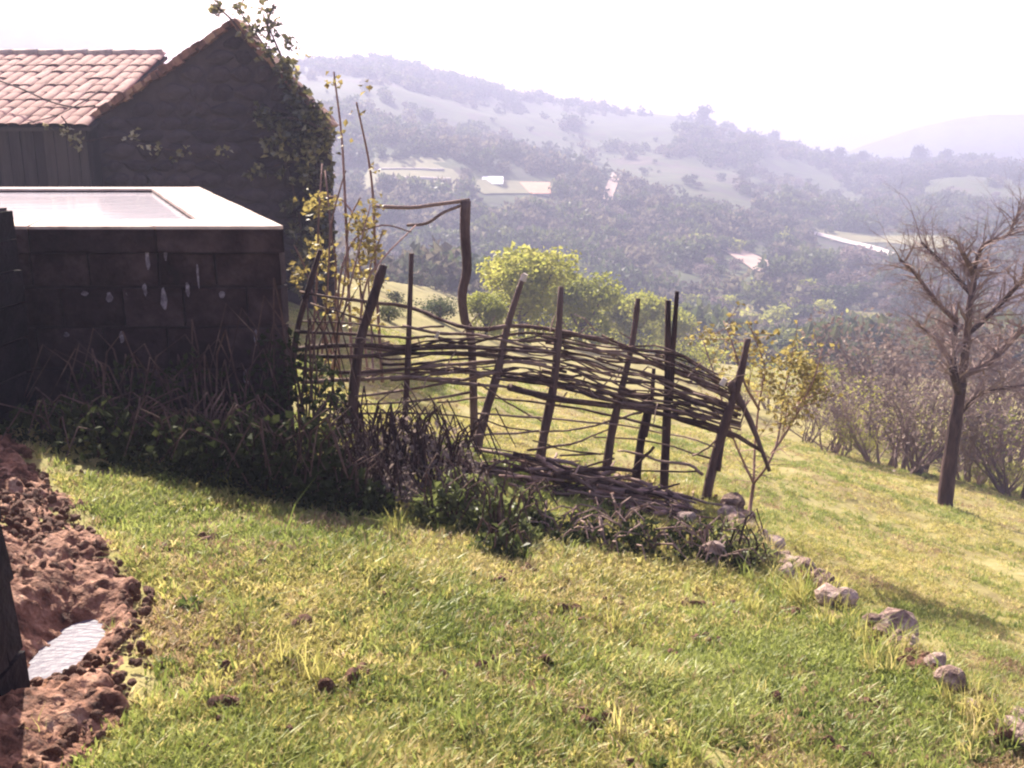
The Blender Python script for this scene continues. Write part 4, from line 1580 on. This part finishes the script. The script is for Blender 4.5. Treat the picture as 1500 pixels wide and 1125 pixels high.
drape('meadow', [(690, 276), (730, 275), (815, 276)], 7.0, M['meadow'], 0.2)


def farmhouse():
    p = ground(762, 281)
    k = p.length / 1500
    t = thing('farmhouse', p, 'white farmhouse with a long orange roof far off on the hillside', 'farmhouse')
    b = p.z - 1
    x0, x1, x2 = p.x - 52 * k, p.x - 26 * k, p.x + 42 * k
    y = p.y
    h = 11 * k
    MB().box(((x0 + x1) / 2, y + 3, b + h / 2 + 0.5), x1 - x0, 6, h + 1).build('wall', M['render'], t)
    MB().prism([(x0 - 0.4, y - 0.4, b + h + 1), (x0 - 0.4, y + 6.4, b + h + 1), (x0 - 0.4, y + 3, b + h + 2.2)], (x1 - x0 + 0.6, 0, 0)).build('roof', M['render'], t)
    MB().box(((x1 + x2) / 2 + 0.1, y + 4, b + h * 0.35), x2 - x1 - 0.2, 7, h * 0.7).build('wall', M['render'], t)
    MB().prism([(x1 + 0.3, y - 0.5, b + h * 0.5), (x1 + 0.3, y + 8.2, b + h * 0.5), (x1 + 0.3, y + 8, b + h * 0.6), (x1 + 0.3, y + 6, b + h * 1.7)], (x2 - x1, 0, 0)).build('roof', M['roof_orange'], t)
    for s in (0.3, 0.7):
        MB().box((x0 + (x1 - x0) * s, y - 0.03, b + h * 0.6), 0.8, 0.06, 1.1).build('window', M['dark'], t)
    MB().box((x1 + (x2 - x1) * 0.3, y + 0.47, b + h * 0.25), 1.1, 0.06, 1.6).build('door', M['dark'], t)


farmhouse()


def terrace_wall(pxs, label):
    P = [ground(float(u), float(v)) for u, v in smooth_path(pxs, 5)]
    t = MB()
    for a, b in zip(P[:-1], P[1:]):
        t.prism([(a.x, a.y, a.z - 0.5), (b.x, b.y, b.z - 0.5), (b.x, b.y, b.z + 0.45), (a.x, a.y, a.z + 0.45)], (0, 1.2, 0))
    o = t.build('terrace_wall', M['track'])
    tag(o, label, 'wall', 'terrace walls above the farmhouse')


terrace_wall([(548, 250), (600, 250), (650, 251)], 'upper pale terrace wall on the far hillside left of the farmhouse')
terrace_wall([(552, 265), (600, 263), (660, 265)], 'lower pale terrace wall on the far hillside left of the farmhouse')


# ------------------------------------------------------------------ grass
def tuft(name, mat, seed, blades, h, spread):
    r = random.Random(seed)
    m = MB()
    for _ in range(blades):
        a = r.uniform(0, 6.283)
        q = spread * math.sqrt(r.random())
        b = Vector((math.cos(a) * q, math.sin(a) * q, -0.008))
        H = h * r.uniform(0.45, 1.2)
        ln = Vector((r.gauss(0, 0.5), r.gauss(0, 0.5), 0)) * H
        w_ = Vector((math.cos(a + 1.3), math.sin(a + 1.3), 0)) * r.uniform(0.0022, 0.0042)
        p1 = b + ln * 0.35 + Vector((0, 0, H * 0.6))
        p2 = b + ln + Vector((0, 0, H * 0.9))
        m.add([b - w_, b + w_, p1 + w_ * 0.8, p1 - w_ * 0.8, p2], [(0, 1, 2, 3), (3, 2, 4)])
    return m.mesh(name, mat)


def grass():
    rs = np.random.RandomState(4)
    short = [tuft('grass_tuft', M['grass'], k, 26, 0.036, 0.06) for k in range(4)] + [tuft('grass_tuft', M['grass_green'], 20 + k, 26, 0.042, 0.06) for k in range(3)]
    short += [tuft('grass_tuft', M['grass_dead'], 60 + k, 24, 0.03, 0.07) for k in range(2)]
    n = 90000
    # more tufts near the camera: draw in angle and log distance
    az = rs.uniform(-0.62, 0.62, n)
    r = np.exp(rs.uniform(math.log(1.9), math.log(21), n))
    x, y = np.sin(az) * r, np.cos(az) * r
    d = poly_dist(MUD, x, y)
    e = edge_dist(x, y)
    k = fbm(x * 2.2, y * 2.2, 3)
    keep = (d < 0.02) & (k + rs.normal(0, 0.18, n) > -0.27)
    keep &= ~((d > -0.12) & (rs.rand(n) < 0.4))
    # under the tank
    keep &= ~((y > 6.5) & (y < 10.6) & (x < -1.465 - (y - 6.5) * 0.43))
    keep &= ~((x < -3) & (y > 17.4))
    x, y, r, k, e = x[keep], y[keep], r[keep], k[keep], e[keep]
    z = EYE - D_all(x, y)
    g = fbm(x * 0.9 + 30, y * 0.9, 3) + rs.normal(0, 0.22, len(x)) + 0.30 * np.exp(-((e + 0.5) / 0.5) ** 2)
    idx = np.where(g > 0.16, 4 + rs.randint(0, 3, len(x)), rs.randint(0, 4, len(x)))
    dd = fbm(x * 1.7 + 80, y * 1.7 + 11, 4) + rs.normal(0, 0.2, len(x))
    idx = np.where(dd > 0.34, 7 + rs.randint(0, 2, len(x)), idx)
    s = (0.6 + 0.7 * rs.rand(len(x)) + 0.6 * np.clip(k, 0, 1)) * (1 + 0.03 * r)
    s = s * np.where(e > 0.3, 0.75, 1.0)
    scatter('grass', short, np.c_[x, y, z], s, np.c_[rs.normal(0, 0.12, len(x)), rs.normal(0, 0.12, len(x)), rs.uniform(0, 6.28, len(x))], idx)
    # taller straw coloured and green tufts by the stones of the lip and along the fence
    tall = [tuft('tall_tuft', M['grass'], 40 + k_, 22, 0.22, 0.05) for k_ in range(3)] + [tuft('tall_tuft', M['grass_green'], 50 + k_, 22, 0.2, 0.05) for k_ in range(2)]
    q = []
    E = EDGE[7:14]
    for _ in range(120):
        i = rs.randint(0, len(E) - 1)
        f = rs.rand()
        q.append((E[i][0] * (1 - f) + E[i + 1][0] * f + rs.normal(-0.12, 0.10), E[i][1] * (1 - f) + E[i + 1][1] * f + rs.normal(-0.04, 0.12)))
    for _ in range(60):
        q.append((rs.uniform(-1.5, 2.0), rs.uniform(2.2, 5.5)))
    q = np.array(q)
    scatter('tall_grass', tall, np.c_[q, EYE - D_all(q[:, 0], q[:, 1])], 0.35 + 0.55 * rs.rand(len(q)), np.c_[rs.normal(0, 0.15, len(q)), rs.normal(0, 0.15, len(q)), rs.uniform(0, 6.28, len(q))])


grass()

# little clods of bare soil kicked up in the turf
rs2 = np.random.RandomState(71)
dq = [on_A(u, v)[:2] for u, v in ((620, 915), (445, 920), (885, 975), (990, 965), (745, 850), (725, 860), (770, 845), (830, 895), (680, 1085), (1040, 940), (1270, 1045), (1160, 905),
                                  (420, 1095), (330, 1040), (540, 1000), (905, 880), (1000, 880), (700, 990), (860, 1070), (1240, 1110), (570, 880), (300, 790), (240, 740))]
dp = np.array([(x + rs2.normal(0, 0.035), y + rs2.normal(0, 0.035)) for x, y in dq for _ in range(6)])
scatter('soil_clods', clods, np.c_[dp, EYE - D_all(dp[:, 0], dp[:, 1]) + 0.01], 0.025 + 0.06 * rs2.rand(len(dp)), rs2.uniform(0, 6.28, (len(dp), 3)))

# many small crumbs of soil and dark leaf rosettes all over the turf
m_ = rs2.uniform(-0.55, 0.55, 900)
r_ = np.exp(rs2.uniform(math.log(2.0), math.log(9), 900))
xx, yy = np.sin(m_) * r_, np.cos(m_) * r_
ok = (poly_dist(MUD, xx, yy) < 0) & (edge_dist(xx, yy) < 0.2) & ~((yy > 6.2) & (xx < -1.2))
xx, yy = xx[ok], yy[ok]
xx, yy = xx[:330], yy[:330]
h_ = len(xx) // 2
scatter('soil_crumbs', clods, np.c_[xx[:h_], yy[:h_], EYE - D_all(xx[:h_], yy[:h_]) + 0.012], 0.02 + 0.05 * rs2.rand(h_) ** 2, rs2.uniform(0, 6.28, (h_, 3)))
ros = []
for k in range(3):
    r0 = random.Random(900 + k)
    mb = MB()
    for _ in range(26):
        a = r0.uniform(0, 6.283)
        mb.leaf((0.015 * math.cos(a), 0.015 * math.sin(a), 0.01), 0.07, 0.028, r0, (math.cos(a) * 1.4, math.sin(a) * 1.4, 0.55))
    ros.append(mb.mesh('rosette', M['rosette']))
n_ = len(xx) - h_
scatter('weed_rosettes', ros, np.c_[xx[h_:], yy[h_:], EYE - D_all(xx[h_:], yy[h_:]) + 0.01], 0.25 + 0.4 * rs2.rand(n_) ** 2, np.c_[np.zeros(n_), np.zeros(n_), rs2.uniform(0, 6.28, n_)])

# brown soil showing between the stones of the lip
lp = []
for _ in range(700):
    i = rs2.randint(6, 10)
    f = rs2.rand()
    u_ = EDGE_PX[i][0] * (1 - f) + EDGE_PX[i + 1][0] * f + rs2.normal(0, 12)
    v_ = EDGE_PX[i][1] * (1 - f) + EDGE_PX[i + 1][1] * f + rs2.normal(0, 10)
    q_ = on_A(u_, v_ + 4)
    if vnoise(np.array([q_.x * 3]), np.array([q_.y * 3]))[0] > -0.12:
        lp.append((q_.x, q_.y))
lp = np.array(lp)
scatter('lip_soil', clods, np.c_[lp, EYE - D_all(lp[:, 0], lp[:, 1]) + 0.015], 0.025 + 0.07 * rs2.rand(len(lp)) ** 2, rs2.uniform(0, 6.28, (len(lp), 3)))
